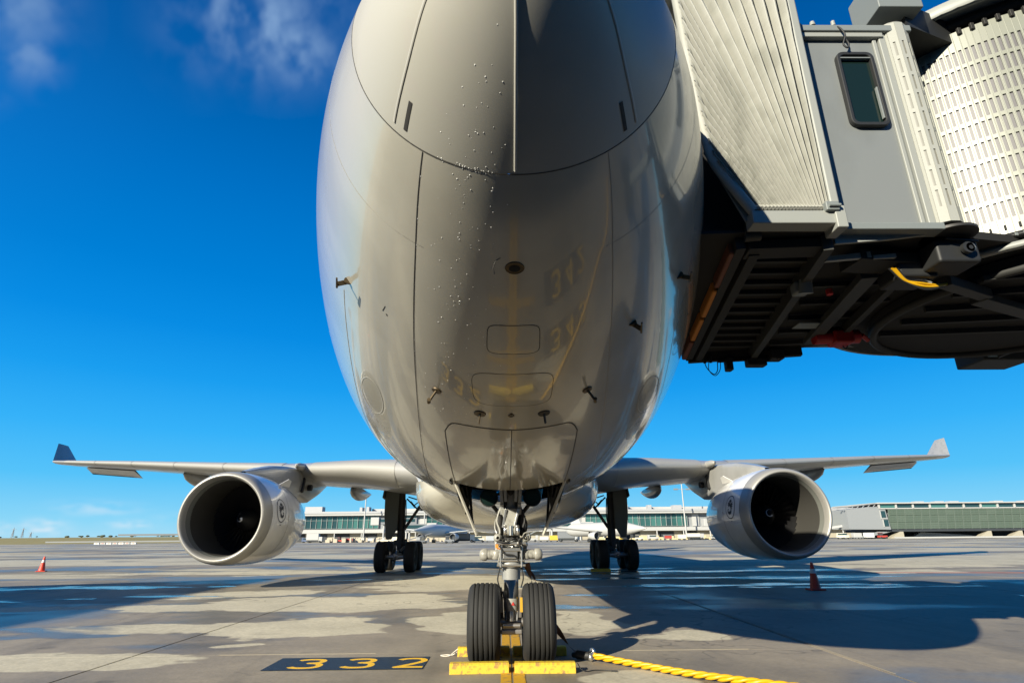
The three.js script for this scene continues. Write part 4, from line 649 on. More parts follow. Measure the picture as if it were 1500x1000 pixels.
  mesh('column_bracket', [box(7.0, 7.2, 3.97, 4.16, 7.89, 7.95, .01), beam(V(6.95, 4.12, 7.9), V(6.85, 4.12, 7.4), .08, .08)], std(col(.10, .16, .20), .5), jb);
  mesh('bogie', [box(9.0, 10.2, .35, .9, 5.6, 7.2, .05), ...[5.7, 7.1].map(d => revolve([[-.16, .2], [-.18, .42], [-.1, .48], [.1, .48], [.18, .42], [.16, .2]], V(9.6, .48, d), DZ, 28))], M.gasket, jb);
}

// ================================================================ things round the nose wheel
function makeChock(name, label, x, d, len, dx = 0, rope = 0) {
  const c = thing(name, label, 'wheel chock', 'yellow nose wheel chocks');
  const g = extrude([[-.075, 0], [.075, 0], [.068, .09], [.05, .105], [-.05, .105], [-.068, .09]], g => { g.rotateY(Math.PI / 2); g.translate(-len / 2, 0, 0); }, len, .006);
  const P = g.attributes.position, U = g.attributes.uv; for (let i = 0; i < P.count; i++) { const w = .004 * (fbm(P.getX(i) * 9 + x * 5, P.getY(i) * 9 + d, 2) - .5); P.setY(i, Math.max(.001, P.getY(i) + w)); U.setXY(i, P.getX(i) + x, P.getY(i) + P.getZ(i) * .7 + d); }
  g.computeVertexNormals(); mesh('body', g, M.chock, c);
  mesh('end_plate', [-1, 1].map(s => { const q = extrude([[-.07, .01], [.07, .01], [.062, .09], [-.062, .09]], g => { g.rotateY(Math.PI / 2); g.translate(s * (len / 2 + .004) - .003, 0, 0); }, .006); return q; }), std(col(.36, .13, .06), .7), c);
  if (rope) mesh('rope', pipe([[.0, .09, 0], [.06, .05, .02], [.12, .012, .05], [.2, .008, .04], [.24, .008, -.02], [.17, .008, -.05], [.08, .01, -.02], [.02, .05, 0]].map(p => new THREE.Vector3(rope * (len / 2 + p[0]), p[1], p[2])), .006, 50, 6), std(col(.62, .58, .5), .7), c);
  c.position.copy(V(x, 0, d)); c.rotation.y = dx; return c;
}
makeChock('wheel_chock', 'scuffed yellow chock in front of the left nose tyre in the photo', -.385, 7.82, .70, .035);
makeChock('wheel_chock', 'scuffed yellow chock in front of the right nose tyre, cord at its end', .405, 7.80, .72, -.02, 0);
makeChock('wheel_chock', 'yellow chock behind the left nose tyre with a white rope loop', -.37, 8.88, .70, .02, -1);
makeChock('wheel_chock', 'yellow chock in shade behind the right nose tyre', .40, 8.86, .72, 0);
{ const c = thing('wheel_chock', 'small yellow chock in front of the main wheels right of the nose gear', 'wheel chock'); mesh('body', extrude([[-.12, 0], [.12, 0], [.08, .12], [-.08, .12]], g => { g.rotateY(Math.PI / 2); g.translate(-.45, 0, 0); }, .9, .01), M.chock, c); c.position.copy(V(4.35, 0, 28.6)); }
// yellow twisted cable with its plug and the brown sling up to the gear
{
  const t = thing('ground_cable', 'thick twisted yellow cable running from the nose wheel to the lower right', 'cable');
  const ax = new THREE.CatmullRomCurve3([V(1.08, .06, 8.40), V(1.45, .04, 8.06), V(2.0, .04, 7.46), V(2.96, .04, 6.74), V(4.2, .04, 6.0), V(5.2, .04, 5.8), V(6.2, .04, 4.6)]);
  const L = ax.getLength(), n = Math.round(L * 26);
  for (let k = 0; k < 3; k++) {
    const pts = []; for (let i = 0; i <= n; i++) { const u = i / n, p = ax.getPointAt(u), tg = ax.getTangentAt(u), s = new THREE.Vector3().crossVectors(tg, Y1).normalize(), a = u * L * 15 + k * 2.094; const w = Math.min(1, u * 12); pts.push(p.addScaledVector(s, .034 * Math.cos(a) * (.6 + .4 * w)).add(new THREE.Vector3(0, .02 * Math.sin(a) + .006, 0))); }
    mesh('strand', new THREE.TubeGeometry(new THREE.CatmullRomCurve3(pts), n * 2, .021, 8), M.cable, t);
  }
  mesh('plug', [rod(V(.88, .06, 8.52), V(1.03, .06, 8.43), .055, .05, 18), rod(V(.82, .05, 8.56), V(.9, .06, 8.51), .03, .05, 14)], M.dark, t);
  mesh('clamp', [revolve([[0, .03], [.0, .05], [.03, .052], [.05, .03]], V(1.03, .05, 8.40), V(.8, 0, -.5).setZ(.5), 18), revolve([[0, .02], [.0, .045], [.03, .045], [.05, .02]], V(1.06, .10, 8.46), V(.8, 0, .5), 18)], M.alu, t);
  const sl = new THREE.CatmullRomCurve3([V(.22, 1.2, 8.42), V(.27, 1.05, 8.5), V(.33, .85, 8.62), V(.45, .6, 8.75), V(.62, .36, 8.72), V(.8, .14, 8.58), V(.9, .07, 8.52)]);
  mesh('sling', grid(60, 1, (i, j) => { const u = i / 60, p = sl.getPointAt(u), a = u * 9; return p.addScaledVector(new THREE.Vector3(Math.cos(a), .2, Math.sin(a)), (j - .5) * .085); }), M.brown, t);
  mesh('sling', grid(40, 1, (i, j) => { const u = i / 40, p = V(lerp(.24, .36, u) + .03 * Math.sin(u * 3), lerp(1.16, .84, u), 8.55), a = 1 + u * 6; return p.addScaledVector(new THREE.Vector3(Math.cos(a), .2, Math.sin(a)), (j - .5) * .05); }), M.brown, t);
  const cord = thing('thin_cord', 'thin dark cord lying on the concrete beside the right front chock', 'cord');
  mesh('cord', pipe([V(.80, .09, 7.82), V(.84, .03, 7.78), V(.9, .01, 7.78), V(1.0, .008, 7.84), V(1.12, .008, 7.83), V(1.24, .008, 7.76)], .005), M.gasket, cord);
  mesh('cord_end', pipe([V(1.2, .008, 7.78), V(1.24, .01, 7.77), V(1.27, .008, 7.76)], .009), M.gasket, cord);
}
// traffic cones
function makeCone() {
  const c = thing('traffic_cone', 'red traffic cone in the aircraft shade in front of the right engine', 'traffic cone');
  mesh('cone_base', [new RoundedBoxGeometry(.42, .045, .42, 2, .015).translate(0, .0225, 0)], M.coneRed, c);
  mesh('cone_body', new THREE.LatheGeometry([[.165, .04], [.15, .06], [.118, .26], [.085, .46]].map(p => new THREE.Vector2(...p)), 32), M.coneRed, c);
  mesh('cone_top', new THREE.LatheGeometry([[.064, .585], [.042, .72], [.030, .76], [.022, .765], [.0, .745]].map(p => new THREE.Vector2(...p)), 32), M.coneRed, c);
  mesh('reflective_band', new THREE.LatheGeometry([[.086, .46], [.088, .462], [.067, .583], [.064, .585]].map(p => new THREE.Vector2(...p)), 32), std(col(.6, .58, .55), .4), c);
  return c;
}
const cone1 = makeCone(); cone1.position.copy(V(9.04, 0, 18.2));
{ const c = cone1.clone(); c.name = numbered('traffic_cone'); c.userData = { label: 'small sunlit red and white traffic cone far out on the left apron', category: 'traffic cone' }; c.position.copy(V(-25.1, 0, 33.6)); c.rotation.y = .4; scene.add(c); }

// ================================================================ terminals and everything in the distance
const MF = {
  white: std(col(0.367, 0.367, 0.355), .6), roof: std(col(0.326, 0.331, 0.338), .55), grey: std(col(0.213, 0.225, 0.231), .6), cream: std(col(0.326, 0.296, 0.225), .7), dark: std(col(0.03, 0.035, 0.04), .7), mid: std(col(0.16, 0.17, 0.18), .6),
  glass: std(col(0.03, 0.09, 0.085), .12, .1), glass2: std(col(0.05, 0.14, 0.125), .15, .1), glass3: std(col(0.02, 0.05, 0.055), .1, .1), mull: std(col(0.266, 0.296, 0.29), .5), green: std(col(.084, .116, .092), .45), greenRib: std(col(.125, .16, .132), .5), steel: std(col(0.249, 0.261, 0.266), .5, .3),
};
{
  const t = thing('terminal_building', 'long low white terminal with dark green glass walls behind the landing gear', 'terminal');
  const d = 352;
  mesh('lower_storey', [box(-135, 215, 0, 4.6, d + 3, d + 40, 0)], MF.cream, t);
  mesh('wall', [box(-135, 215, 6.6, 14.2, d + 1.2, d + 40, 0)], MF.grey, t);
  mesh('plinth_band', [box(-135, 215, 4.6, 6.7, d - 1, d + 40, .1)], MF.white, t);
  mesh('roof', [box(-137, 217, 14.2, 16.3, d - 3, d + 42, .2)], MF.white, t);
  mesh('roof_edge', [box(-137.4, 217.4, 15.4, 16.6, d - 3.4, d - 2.9, .05)], MF.roof, t);
  mesh('clerestory', [box(-80, 150, 16.6, 18.4, d + 8, d + 30, .1)], MF.white, t);
  const rnd = mulberry(9);
  const panes = (x0, x1, y0, y1, step, mats) => { for (let x = x0; x < x1 - .5; x += step) mesh('glass_pane', box(x + .12, Math.min(x + step, x1) - .12, y0, y1, d + .3 + rnd() * .05, d + .5, 0), mats[Math.floor(rnd() * mats.length)], t); const ml = []; for (let x = x0; x <= x1 + .1; x += step) ml.push(box(x - .09, x + .09, y0, y1, d - .1, d + .4, 0)); stuff(mesh('mullion', ml, MF.mull, t)); stuff(mesh('transom', [y0, lerp(y0, y1, .66)].map(y => box(x0, x1, y - .05, y + .05, d - .05, d + .35, 0)), MF.mull, t)); };
  panes(-135, -98, 7.2, 13.9, 3.1, [MF.glass3, MF.glass, MF.glass3]); panes(-98, -74, 7.2, 13.9, 3, [MF.glass2, MF.glass]); panes(-62, -52, 7.2, 13.9, 3.3, [MF.glass2]);
  panes(-46, -18, 7.2, 13.9, 3.1, [MF.glass3, MF.glass]); panes(47, 79, 7.2, 13.9, 3.1, [MF.glass, MF.glass2]); panes(79, 107.5, 7.2, 13.9, 3.1, [MF.glass, MF.glass3, MF.glass2]);
  for (const x of [-50, -30, 20, 45, 110, 125]) mesh('wall_panel', box(x, x + 4, 7, 14, d + .6, d + 1.2, 0), MF.white, t);
  for (const [x, w, h] of [[-118, 10, 1.4], [-47, 2, 1], [-52, 2, 1.3], [-86, 1.6, .9], [-82, 1.6, 1.1], [-24, 3, 1.2], [40, 8, 1], [62, 11, 1.3], [85, 2, 1], [100, 5, .8]]) mesh('roof_unit', box(x, x + w, 16.3, 18.2 + h, d + 2, d + 8, .05), x > -60 && x < -40 ? MF.dark : MF.roof, t);
  for (let i = 0; i < 22; i++) mesh('column', rod(V(-130 + i * 15.6, 0, d - .5), V(-130 + i * 15.6, 4.7, d - .5), .35, .35, 8), MF.white, t);
  for (const x of [-126, -113, -100, -84, -66, 52, 70, 90, 104, 150, 168]) mesh('loading_bay', box(x, x + 9, .2, 4.2, d + 2.6, d + 3.1, 0), MF.dark, t);
}
{
  const t = thing('pier_building', 'long green glass pier on cream triangular supports at the far right', 'pier'), d = 230;
  const tilt = 1.6;                                                    // facade leans outwards at the top
  const fac = (x0, x1, y0, y1, off) => grid(1, 1, (i, j) => V(i ? x1 : x0, j ? y1 : y0, d - tilt * (y0 + (j ? y1 - y0 : 0) - 3) / 7.6 - off));
  mesh('body', [box(146, 330, 3.2, 11, d + .6, d + 30, 0)], MF.mid, t);
  for (let i = 0; i < 46; i++) for (let r = 0; r < 3; r++) {
    const x = 147.2 + i * 3.2, y = 3.4 + r * 2.5; if (x > 290) continue;
    mesh('facade_panel', merge([fac(x + .06, x + 3.14, y + .05, y + 2.45, 0), fac(x + .98, x + 1.08, y + .05, y + 2.45, .06), fac(x + 2.06, x + 2.16, y + .05, y + 2.45, .06), fac(x + .06, x + 3.14, y + .8, y + .88, .06), fac(x + .06, x + 3.14, y + 1.62, y + 1.7, .06)]), (i * 7 + r * 3) % 5 ? MF.green : std(col(.094, .127, .102), .4), t);
  }
  mesh('facade_frame', [...Array(46).keys()].map(i => fac(147.1 + i * 3.2, 147.35 + i * 3.2, 3.2, 11, .12)), MF.greenRib, t);
  mesh('base_beam', [box(146, 330, 2.4, 3.3, d - .3, d + 28, .1)], MF.dark, t);
  mesh('undercroft', [box(150, 330, 0, 2.4, d + 9, d + 28, 0)], MF.dark, t);
  for (const x of [150, 184, 196, 216, 240, 262]) mesh('support', extrude([[-3.4, 0], [2.2, 0], [2.2, 2.45], [1.0, 2.45]], g => g.translate(x, 0, -(d + 2)), 2.4), MF.cream, t);
  mesh('ramp', [extrude([[158, .05], [190, .05], [190, .4], [162, 2.2]], g => g.translate(0, 0, -(d + 6)), 2)], MF.grey, t);
  mesh('kerb', [box(148, 330, 0, .5, d - 1.2, d - .6, 0)], MF.white, t);
  for (let i = 0; i < 22; i++) { const x = 144 + i * 6.6; mesh('upper_window', box(x + .3, x + 6.3, 11.1, 12.5, d - 1.4, d - 1.2, 0), i % 3 ? MF.glass3 : MF.glass2, t); mesh('window_post', box(x - .3, x + .3, 10.9, 12.8, d - 1.9, d - 1.2, .04), MF.white, t); }
  mesh('sill_band', box(144, 330, 10.7, 11.1, d - 1.9, d - 1, .05), MF.white, t);
  mesh('roof', [box(143, 330, 12.6, 13.1, d - 2.6, d + 30, .1)], MF.white, t);
  mesh('roof_vents', [164, 172, 178, 196, 207].map(x => box(x, x + 3.4, 13.1, 13.9, d + 6, d + 9, .1)), MF.roof, t);
  // end block with stair tower
  mesh('end_block', [extrude([[131, 3.4], [147, 3.2], [146.2, 11], [140.6, 11.6], [131, 10.6]], g => g.translate(0, 0, -(d + 10)), 11.5)], MF.grey, t);
  mesh('end_window', [box(144.1, 145.9, 7.6, 10, d - 1.7, d - 1.45, .03), box(144.6, 146.4, 4.4, 6.8, d - 1.7, d - 1.45, .03)], MF.glass3, t);
  mesh('end_window_frame', [box(143.9, 144.1, 7.3, 10.2, d - 1.8, d - 1.4, .02), box(144.4, 144.6, 4.2, 7, d - 1.8, d - 1.4, .02), box(143.9, 146.5, 7.1, 7.3, d - 1.8, d - 1.4, .02)], MF.white, t);
  mesh('roof_truss', [beam(V(128, 11.2, d - 1), V(144, 12.9, d - 1.5), .3, .3), beam(V(130, 10.4, d - 1), V(144, 11.6, d - 1.5), .3, .3), ...[0, 1, 2, 3, 4, 5].map(i => beam(V(131 + i * 2.2, 10.5 + i * .2, d - 1), V(132 + i * 2.2, 11.6 + i * .2, d - 1.2), .25, .25))], MF.steel, t);
  const l = mesh('link_building', [box(118, 131, 3.4, 10.6, d + 12, d + 34, .1), box(116, 134, 10.4, 11, d + 10, d + 36, .1)], MF.white, t);
  for (let i = 0; i < 6; i++) for (const y of [4.8, 7.6]) mesh('link_pane', box(124.2 + i * 1.7, 125.7 + i * 1.7, y, y + 2.3, d + 11.7, d + 11.95, 0), y > 6 ? MF.glass3 : std(col(.12, .30, .22), .2), t);
  mesh('stair_ramp', [beam(V(126, 4.0, d + 4), V(139, 5.8, d + 2), .5, .8), beam(V(137, 5.4, d), V(140, 7.2, d), .4, .5)], MF.white, t);
  mesh('under_brace', [extrude([[136, .1], [149, 2.6], [143, 2.6], [133, .1]], g => g.translate(0, 0, -(d + 1)), 1)], MF.grey, t);
}
// flood light masts
function mast(label, x, d, h, heads) {
  const t = thing('light_mast', label, 'light mast');
  mesh('pole', rod(V(x, 0, d), V(x, h, d), .48, .26, 12), MF.white, t);
  if (heads) { mesh('cross_arm', beam(V(x - 4.2, h - 3.4, d), V(x + 4.2, h - 3.4, d), .3, .3), MF.grey, t); for (const q of [-4.2, -3, 3, 4.2]) mesh('lamp_head', box(x + q - .6, x + q + .6, h - 3.9, h - 3.0, d - .5, d + .5, .1), MF.mid, t); }
  else mesh('lamp_head', rod(V(x, h - .6, d), V(x, h + .2, d), .5, .4, 10), MF.white, t);
}
mast('tall white light mast with a cross arm of lamps left of the right engine', 102, 340, 30.5, true);
mast('slim white light mast left of the left main landing gear', -79.4, 340, 26.5, false);
mast('thin white light mast between the left main gear and the belly', -44.3, 330, 22, false);
mast('short white pole beside the terminal just left of the right engine', 116, 330, 14, false);
// distant boarding bridges
function farBridge(label, x0, x1, d, y, m) {
  const t = thing('distant_bridge', label, 'jet bridge');
  mesh('tunnel', box(Math.min(x0, x1), Math.max(x0, x1), y, y + 3.2, d, d + 3.2, .1), m, t);
  mesh('glazing', box(Math.min(x0, x1) + 1, Math.max(x0, x1) - 1, y + 1.2, y + 2.7, d - .1, d, 0), MF.glass3, t);
  mesh('cab', box(x0 - 2.2, x0 + 2.2, y - .4, y + 3.6, d - 1, d + 4.2, .2), MF.white, t);
  for (const x of [lerp(x0, x1, .2), lerp(x0, x1, .75)]) mesh('pillar', rod(V(x, 0, d + 1.5), V(x, y, d + 1.5), .45, .45, 10), MF.white, t);
  mesh('wheel_carriage', box(lerp(x0, x1, .2) - 1.5, lerp(x0, x1, .2) + 1.5, .2, 1.3, d, d + 3, .1), MF.mid, t);
}
farBridge('dark glazed boarding bridge at the terminal left of the left main gear', -69, -47, 320, 8.6, MF.mid);
farBridge('low dark boarding bridge just left of the left main gear legs', -34, -48, 280, 4.6, MF.mid);
farBridge('white boarding bridge on pillars just left of the right engine', 108, 122, 320, 6.6, MF.white);
farBridge('pale boarding bridge over the parked jet right of the nose gear', 18, 44, 300, 5.4, MF.white);
// distant parked jets
function farJet(label, x, d, turn, s = 1, tint = MF.white) {
  const t = thing('parked_airliner', label, 'airliner');
  const B = [[0, .1], [.5, .75], [1.4, 1.35], [3, 1.8], [5, 1.98], [26, 1.98], [30, 1.6], [36, .5], [37.5, .1]];
  mesh('fuselage', revolve(B, new THREE.Vector3(0, 3.6, 19), DZ, 24), tint, t);
  mesh('windscreen', box(-1.0, 1.0, 4.2, 4.75, -17.2, -16.4, .2), MF.dark, t);
  for (const k of [-1, 1]) {
    const wing = grid(6, 8, (i, j) => { const u = i / 6, q = j <= 4 ? 1 - j / 4 : (j - 4) / 4, sg = j <= 4 ? 1 : -1, c = lerp(6.5, 1.6, u); return new THREE.Vector3(k * (1.7 + 15.5 * u), 2.9 + u * 1.6 + sg * .3 * (1 - .6 * u) * Math.sin(Math.PI * Math.sqrt(q)), 4 - lerp(0, -8.5, u) * 1 + q * c - 6); });
    const w = mesh('wing', wing, tint, t);
    mesh('engine', [revolve([[-1.9, .95], [-1.7, 1.08], [-.5, 1.12], [1.2, .8]], new THREE.Vector3(k * 5.75, 1.75, -2.2), new THREE.Vector3(0, 0, 1), 20)], tint, w);
    mesh('engine_inlet', [revolve([[-1.88, .93], [-1.2, .86], [-1.0, .1]], new THREE.Vector3(k * 5.75, 1.75, -2.2), new THREE.Vector3(0, 0, 1), 20)], MF.dark, w);
    mesh('main_gear', [rod(new THREE.Vector3(k * 3.8, 0, 2), new THREE.Vector3(k * 3.8, 3, 2), .2), revolve([[-.5, .2], [-.5, .55], [.5, .55], [.5, .2]], new THREE.Vector3(k * 3.8, .55, 2), X1, 14)], MF.dark, t);
  }
  mesh('fin', extrude([[0, 0], [5.5, 0], [7, 6], [4.6, 6]], g => { g.rotateY(-Math.PI / 2); g.translate(.15, 5.2, 11); }, .3), tint, t);
  mesh('nose_gear', [rod(new THREE.Vector3(0, 0, -12), new THREE.Vector3(0, 2.2, -12), .14), revolve([[-.3, .1], [-.3, .4], [.3, .4], [.3, .1]], new THREE.Vector3(0, .4, -12), X1, 14)], MF.dark, t);
  // the nose looks along -z of the group: turn it to face the camera side
  t.rotation.y = Math.PI + turn; t.position.copy(V(x, 0, d)); t.scale.setScalar(s);
}
farJet('white parked jet seen beyond the right main gear with its pale wing stretching right', 29, 178, .5);
farJet('grey and white parked jet half hidden behind the left main gear brace', -21.5, 205, -.35, 1.05, std(col(.5, .51, .5), .5));
// ground vehicles
function wheels(t, xs, zs, r) { const G = []; for (const x of xs) for (const z of zs) mesh('wheel', revolve([[-.13, r * .4], [-.13, r], [.13, r], [.13, r * .4]], new THREE.Vector3(x, r, z), X1, 14), MF.dark, t); }
function truck(name, label, cat, x, d, turn, o) {
  const t = thing(name, label, cat), b = (x0, x1, y0, y1, z0, z1, m, nm, r = .08) => { const g = new RoundedBoxGeometry(x1 - x0, y1 - y0, z1 - z0, 1, r); g.translate((x0 + x1) / 2, (y0 + y1) / 2, (z0 + z1) / 2); return mesh(nm, g, m, t); };
  if (o.kind === 'box') { b(-1.2, 1.2, 1.1, o.h || 3.4, -3.2, 2.2, o.m, 'cargo_box'); b(-1.1, 1.1, .6, 2.5, 2.3, 3.9, o.c || MF.white, 'cab'); b(-1.0, 1.0, 1.5, 2.3, 3.85, 3.95, MF.glass3, 'windscreen', .03); b(-1, 1, .5, 1.1, -3.1, 2.3, MF.dark, 'chassis'); wheels(t, [-1, 1], [-2.2, 2.9], .48); }
  if (o.kind === 'van') { b(-.95, .95, .4, 1.35, -2.3, 2.2, o.m, 'body', .15); b(-.88, .88, 1.3, 2.1, -2.2, 1.1, o.m, 'roof', .2); b(-.9, .9, 1.35, 1.95, -1.6, 1.2, MF.glass3, 'windows', .1); wheels(t, [-.85, .85], [-1.5, 1.5], .34); }
  if (o.kind === 'car') { b(-.88, .88, .35, .95, -2.1, 2.1, o.m, 'body', .2); b(-.75, .75, .9, 1.45, -1.4, 1.0, MF.glass3, 'windows', .2); b(-.7, .7, 1.38, 1.5, -1.1, .6, o.m, 'roof', .05); wheels(t, [-.8, .8], [-1.3, 1.3], .33); }
  if (o.kind === 'tug') { b(-.8, .8, .4, 1.1, -1.5, 1.5, o.m, 'body', .1); b(-.7, .7, 1.1, 2.0, -1.2, -.1, MF.dark, 'cab', .08); b(-.75, .75, 2.0, 2.1, -1.3, .1, o.m, 'roof', .03); wheels(t, [-.75, .75], [-1, 1], .36); }
  if (o.kind === 'cart') { b(-.75, .75, .5, .65, -1.6, 1.6, MF.mid, 'deck', .04); b(-.7, .7, .65, 1.7, -1.5, 1.5, o.m, 'load', .06); b(-.75, .75, 1.9, 2.0, -1.6, 1.6, MF.white, 'canopy', .04); for (const q of [-1.5, 1.5]) b(-.72, .72, .6, 1.95, q - .04, q + .04, MF.mid, 'end_frame', .02); wheels(t, [-.7, .7], [-1.1, 1.1], .25); }
  if (o.kind === 'belt') { b(-.7, .7, .4, .9, -3, 3, o.m, 'body', .1); const g = beam(new THREE.Vector3(0, 1.0, -3.4), new THREE.Vector3(0, 3.0, 3.8), .9, .25); mesh('conveyor', g, MF.mid, t); b(-.7, -.1, .9, 1.8, -1, .2, MF.white, 'cab', .06); wheels(t, [-.7, .7], [-2, 2], .36); }
  if (o.kind === 'uld') { b(-1.1, 1.1, .35, .5, -1.6, 1.6, MF.mid, 'deck', .04); b(-1, 1, .5, 2.1, -1.5, 1.5, o.m, 'container', .12); wheels(t, [-.9, .9], [-1.1, 1.1], .2); }
  if (o.kind === 'stairs') { b(-1, 1, .5, 1.2, -3.2, 3, o.m, 'chassis', .08); mesh('stair_flight', beam(new THREE.Vector3(0, 1.2, -2.8), new THREE.Vector3(0, 3.6, 2.4), 1.5, .3), MF.grey, t); for (const q of [-.75, .75]) mesh('handrail', beam(new THREE.Vector3(q, 2.2, -2.8), new THREE.Vector3(q, 4.6, 2.4), .06, .08), MF.white, t); b(-1, 1, 3.4, 3.6, 2.2, 3.4, MF.grey, 'platform', .04); b(-.9, .9, 1.2, 2.2, 2.2, 3.1, MF.white, 'cab', .08); wheels(t, [-.9, .9], [-2, 2], .4); }
  t.position.copy(V(x, 0, d)); t.rotation.y = turn;
}
const R2 = Math.PI / 2, sil = std(col(.5, .52, .53), .4, .4), blu = std(col(.05, .08, .16), .5), yel = std(col(.55, .38, .04), .6), redm = std(col(.35, .04, .03), .6), crm = std(col(.62, .58, .46), .6);
truck('box_truck', 'long white box truck just right of the left engine', 'truck', -86, 274, R2, { kind: 'box', m: MF.white, h: 3.9 });
truck('parked_car', 'white car parked in the dark bay right of the left engine', 'car', -87, 302, R2 + .2, { kind: 'car', m: MF.white });
truck('service_van', 'dark blue van behind the left engine cowling edge', 'van', -91, 280, R2, { kind: 'van', m: blu });
truck('service_van', 'cream van standing right of the white car by the terminal', 'van', -77, 290, .3, { kind: 'van', m: crm });
truck('baggage_tug', 'red baggage tractor in the vehicles left of the left mast', 'tractor', -73, 270, R2, { kind: 'tug', m: redm });
truck('baggage_cart', 'baggage cart with red load left of the left main gear', 'cart', -69, 270, R2, { kind: 'cart', m: redm });
truck('baggage_cart', 'baggage cart with cream load beside the left light mast', 'cart', -64, 270, R2, { kind: 'cart', m: crm });
truck('baggage_cart', 'baggage cart with grey load near the left main gear', 'cart', -59, 268, R2, { kind: 'cart', m: sil });
truck('belt_loader', 'belt loader with raised conveyor left of the left main gear', 'loader', -52, 262, R2, { kind: 'belt', m: crm });
truck('container_dolly', 'cream cargo container on a dolly near the left main gear leg', 'dolly', -46, 255, R2, { kind: 'uld', m: crm });
truck('belt_loader', 'dark belt loader under the jet behind the left gear brace', 'loader', -27, 190, R2 + .3, { kind: 'belt', m: MF.mid });
truck('baggage_tug', 'dark tractor between the left main gear and the nose gear', 'tractor', -17, 185, R2, { kind: 'tug', m: MF.mid });
truck('box_truck', 'dark box truck with grey cab left of the nose gear', 'truck', -14.5, 210, R2, { kind: 'box', m: MF.mid, c: sil, h: 3 });
truck('service_van', 'pale van seen left of the nose gear knuckle', 'van', -9.5, 215, R2, { kind: 'van', m: crm });
truck('container_dolly', 'silver cargo container just left of the nose gear', 'dolly', -5.5, 220, R2, { kind: 'uld', m: sil });
truck('passenger_stairs', 'mobile passenger stairs right of the nose gear', 'stairs', 8.5, 215, R2, { kind: 'stairs', m: MF.white });
truck('baggage_cart', 'baggage cart with cream load right of the nose gear', 'cart', 13, 205, R2, { kind: 'cart', m: crm });
truck('container_dolly', 'yellow cargo container right of the nose gear', 'dolly', 17, 212, R2, { kind: 'uld', m: yel });
truck('box_truck', 'dark truck with pale panel beside the parked jet on the right', 'truck', 20.5, 200, R2, { kind: 'box', m: MF.mid, c: sil, h: 3.2 });
truck('container_dolly', 'yellow container dolly right of the right main gear', 'dolly', 46, 235, R2, { kind: 'uld', m: yel });
truck('baggage_tug', 'cream tractor right of the right main gear', 'tractor', 53, 240, R2, { kind: 'tug', m: crm });
truck('service_van', 'white van midway between the right main gear and the engine', 'van', 61, 250, R2, { kind: 'van', m: MF.white });
truck('baggage_cart', 'red loaded cart midway below the glass terminal on the right', 'cart', 66, 246, R2, { kind: 'cart', m: redm });
truck('container_dolly', 'cream container below the right glass wall', 'dolly', 73, 250, R2, { kind: 'uld', m: crm });
truck('box_truck', 'low cream truck left of the right light mast', 'truck', 82, 262, R2, { kind: 'box', m: crm, h: 2.6 });
truck('parked_car', 'white car right of the tall light mast', 'car', 91, 262, R2, { kind: 'car', m: MF.white });
truck('service_van', 'grey van at the foot of the bridge left of the right engine', 'van', 97, 265, R2, { kind: 'van', m: sil });
truck('container_dolly', 'first white container right of the right engine', 'dolly', 129.5, 222, R2, { kind: 'uld', m: MF.white });
truck('container_dolly', 'second white container right of the right engine', 'dolly', 134, 222, R2, { kind: 'uld', m: std(col(.7, .7, .68), .5) });
truck('baggage_tug', 'red and grey tractor left of the pier supports', 'tractor', 139, 222, R2, { kind: 'tug', m: redm });
truck('service_van', 'tall red marked van close to the right engine edge', 'van', 125.5, 224, .2, { kind: 'van', m: crm });
// low yellow and cream freight beyond the right main gear
{ const G = [], rnd = mulberry(21); for (let i = 0; i < 90; i++) { const x = 40 + rnd() * 75, d = 262 + rnd() * 30; G.push(box(x, x + 1 + rnd() * 2.4, 0, .5 + rnd() * 1.3, d, d + 1.5, .05)); } const m = mesh('stacked_freight', G, std(col(.52, .44, .25), .7)); m.userData = { label: 'low yellowish freight and gear spread below the right terminal glass', category: 'freight', kind: 'stuff' }; }
{ const G = [], rnd = mulberry(22); for (let i = 0; i < 70; i++) { const x = -78 + rnd() * 50, d = 262 + rnd() * 30; G.push(box(x, x + .6 + rnd() * 2, 0, .5 + rnd() * 1.6, d, d + 1.2, .05)); } const m = mesh('ground_equipment', G, std(col(.42, .36, .27), .7)); m.userData = { label: 'jumble of small ground equipment along the terminal foot on the left', category: 'equipment', kind: 'stuff' }; }
// far left: barriers, dark bank, pylons, wind cone
for (let i = 0; i < 7; i++) { const m = thing('barrier_block', `${['leftmost', 'second from the left', 'third from the left', 'middle one', 'third from the right', 'second from the right', 'rightmost'][i]} of the seven white barrier blocks at the far left apron edge`, 'barrier', 'white barrier blocks at the far left'); const x = -195 + i * 2.9; mesh('block', extrude([[-1.25, 0], [1.25, 0], [1.1, .75], [-1.1, .75]], g => g.translate(x, 0, -293), .6), i % 2 ? MF.white : std(col(.64, .60, .56), .6), m); mesh('stripe', box(x - .5, x + .5, .3, .6, 292.3, 292.4, 0), std(col(.45, .2, .16), .6), m); }
{ const m = thing('noise_wall', 'long low dark wall left of the left engine on the horizon', 'wall'); mesh('wall', [box(-300, -150, 0, 1.5, 400, 402, 0)], MF.mid, m); mesh('upper_wall', [box(-330, -150, 5.5, 6.9, 520, 522, 0)], std(col(.14, .15, .16), .8), m); }
{ const m = thing('wind_sock', 'small dark post with sign left of the left engine', 'sign post'); mesh('post', rod(V(-151, 0, 300), V(-151, 4.6, 300), .2), MF.dark, m); mesh('board', box(-152, -150, 1.0, 4.2, 299.6, 300, .05), MF.dark, m); }
truck('parked_car', 'small white car beside the left engine lip on the horizon', 'car', -141, 300, R2, { kind: 'car', m: MF.white });
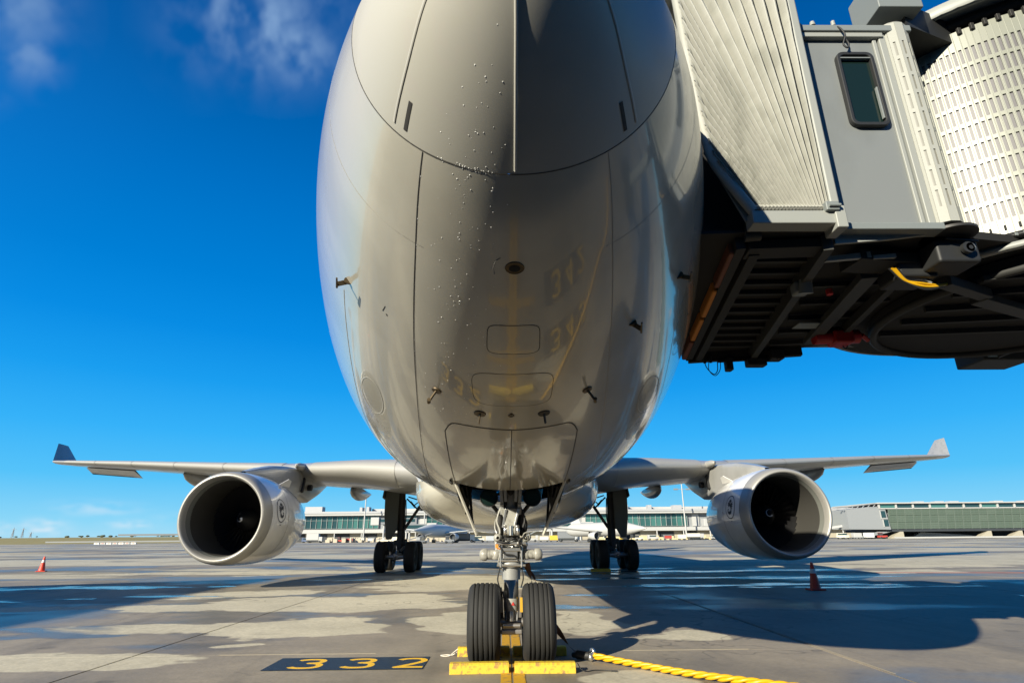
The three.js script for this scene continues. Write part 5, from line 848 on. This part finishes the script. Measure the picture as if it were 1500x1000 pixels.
for (const [x, l] of [[-822, 'left of two lattice pylons on the far left horizon'], [-806, 'right of two lattice pylons on the far left horizon'], [-792, 'short mast right of the two far pylons on the horizon']]) {
  const t = thing('lattice_pylon', l, 'pylon'), h = x === -792 ? 8 : 15, d = 1020, y = 9;
  mesh('tower', [...[-1, 1].flatMap(a => [-1, 1].map(b => beam(V(x + a * 1.6, y - 4, d + b * 1.6), V(x, y + h, d), .3, .3))), ...[0, 1, 2, 3].flatMap(i => { const w = 1.5 * (1 - i / 4.5), y0 = y + i * h / 4.5; return [beam(V(x - w, y0, d), V(x + w * .8, y0 + h / 4.5, d), .3, .3), beam(V(x + w, y0, d), V(x - w * .8, y0 + h / 4.5, d), .3, .3)]; })], MF.mid, t);
  mesh('cross_arm', beam(V(x - 4, y + h * .8, d), V(x + 4, y + h * .8, d), .5, .5), MF.mid, t);
}
{ const G = [], rnd = mulberry(31); for (let i = 0; i < 46; i++) { const x = -900 + Math.pow(rnd(), .7) * 560; const g = new THREE.IcosahedronGeometry(1.2 + rnd() * 1.6, 1); g.scale(1.6, .7, 1); const P = g.attributes.position; for (let k = 0; k < P.count; k++) { const f = .75 + .5 * fbm(P.getX(k) + i, P.getY(k) * 2 + P.getZ(k), 2); P.setXYZ(k, P.getX(k) * f, P.getY(k) * f, P.getZ(k) * f); } g.computeVertexNormals(); g.translate(x, 9 + rnd(), -(1040 + rnd() * 60)); G.push(g); } const m = mesh('far_hedge', G, std(col(.05, .06, .03), .9)); m.userData = { label: 'thin dark line of far bushes on the left horizon', category: 'bushes', kind: 'stuff' }; }
// the terminal wing behind and left of the camera whose corner shades the left apron
{
  const t = thing('concourse_building', 'concourse beside the stand, out of frame, its roof shadow lying across the left apron', 'terminal');
  const P = [[-28.5, 4.2], [-60, -7.2], [-60, -42], [80, -42], [80, -18], [-28.5, -18]];
  mesh('wall', plan(P, 0, 12), MF.grey, t);
  for (let i = 0; i < 24; i++) for (const y of [1.2, 5, 8.6]) mesh('window', box(-26 + i * 4.4, -22.4 + i * 4.4, y, y + 2.6, -18.04, -17.96, 0), MF.glass3, t);
  for (let i = 0; i < 4; i++) for (const y of [1.2, 5, 8.6]) mesh('window', box(-28.54, -28.46, y, y + 2.6, -14 + i * 4.4, -10.6 + i * 4.4, 0), MF.glass3, t);
}
renderer.render(scene, camera);
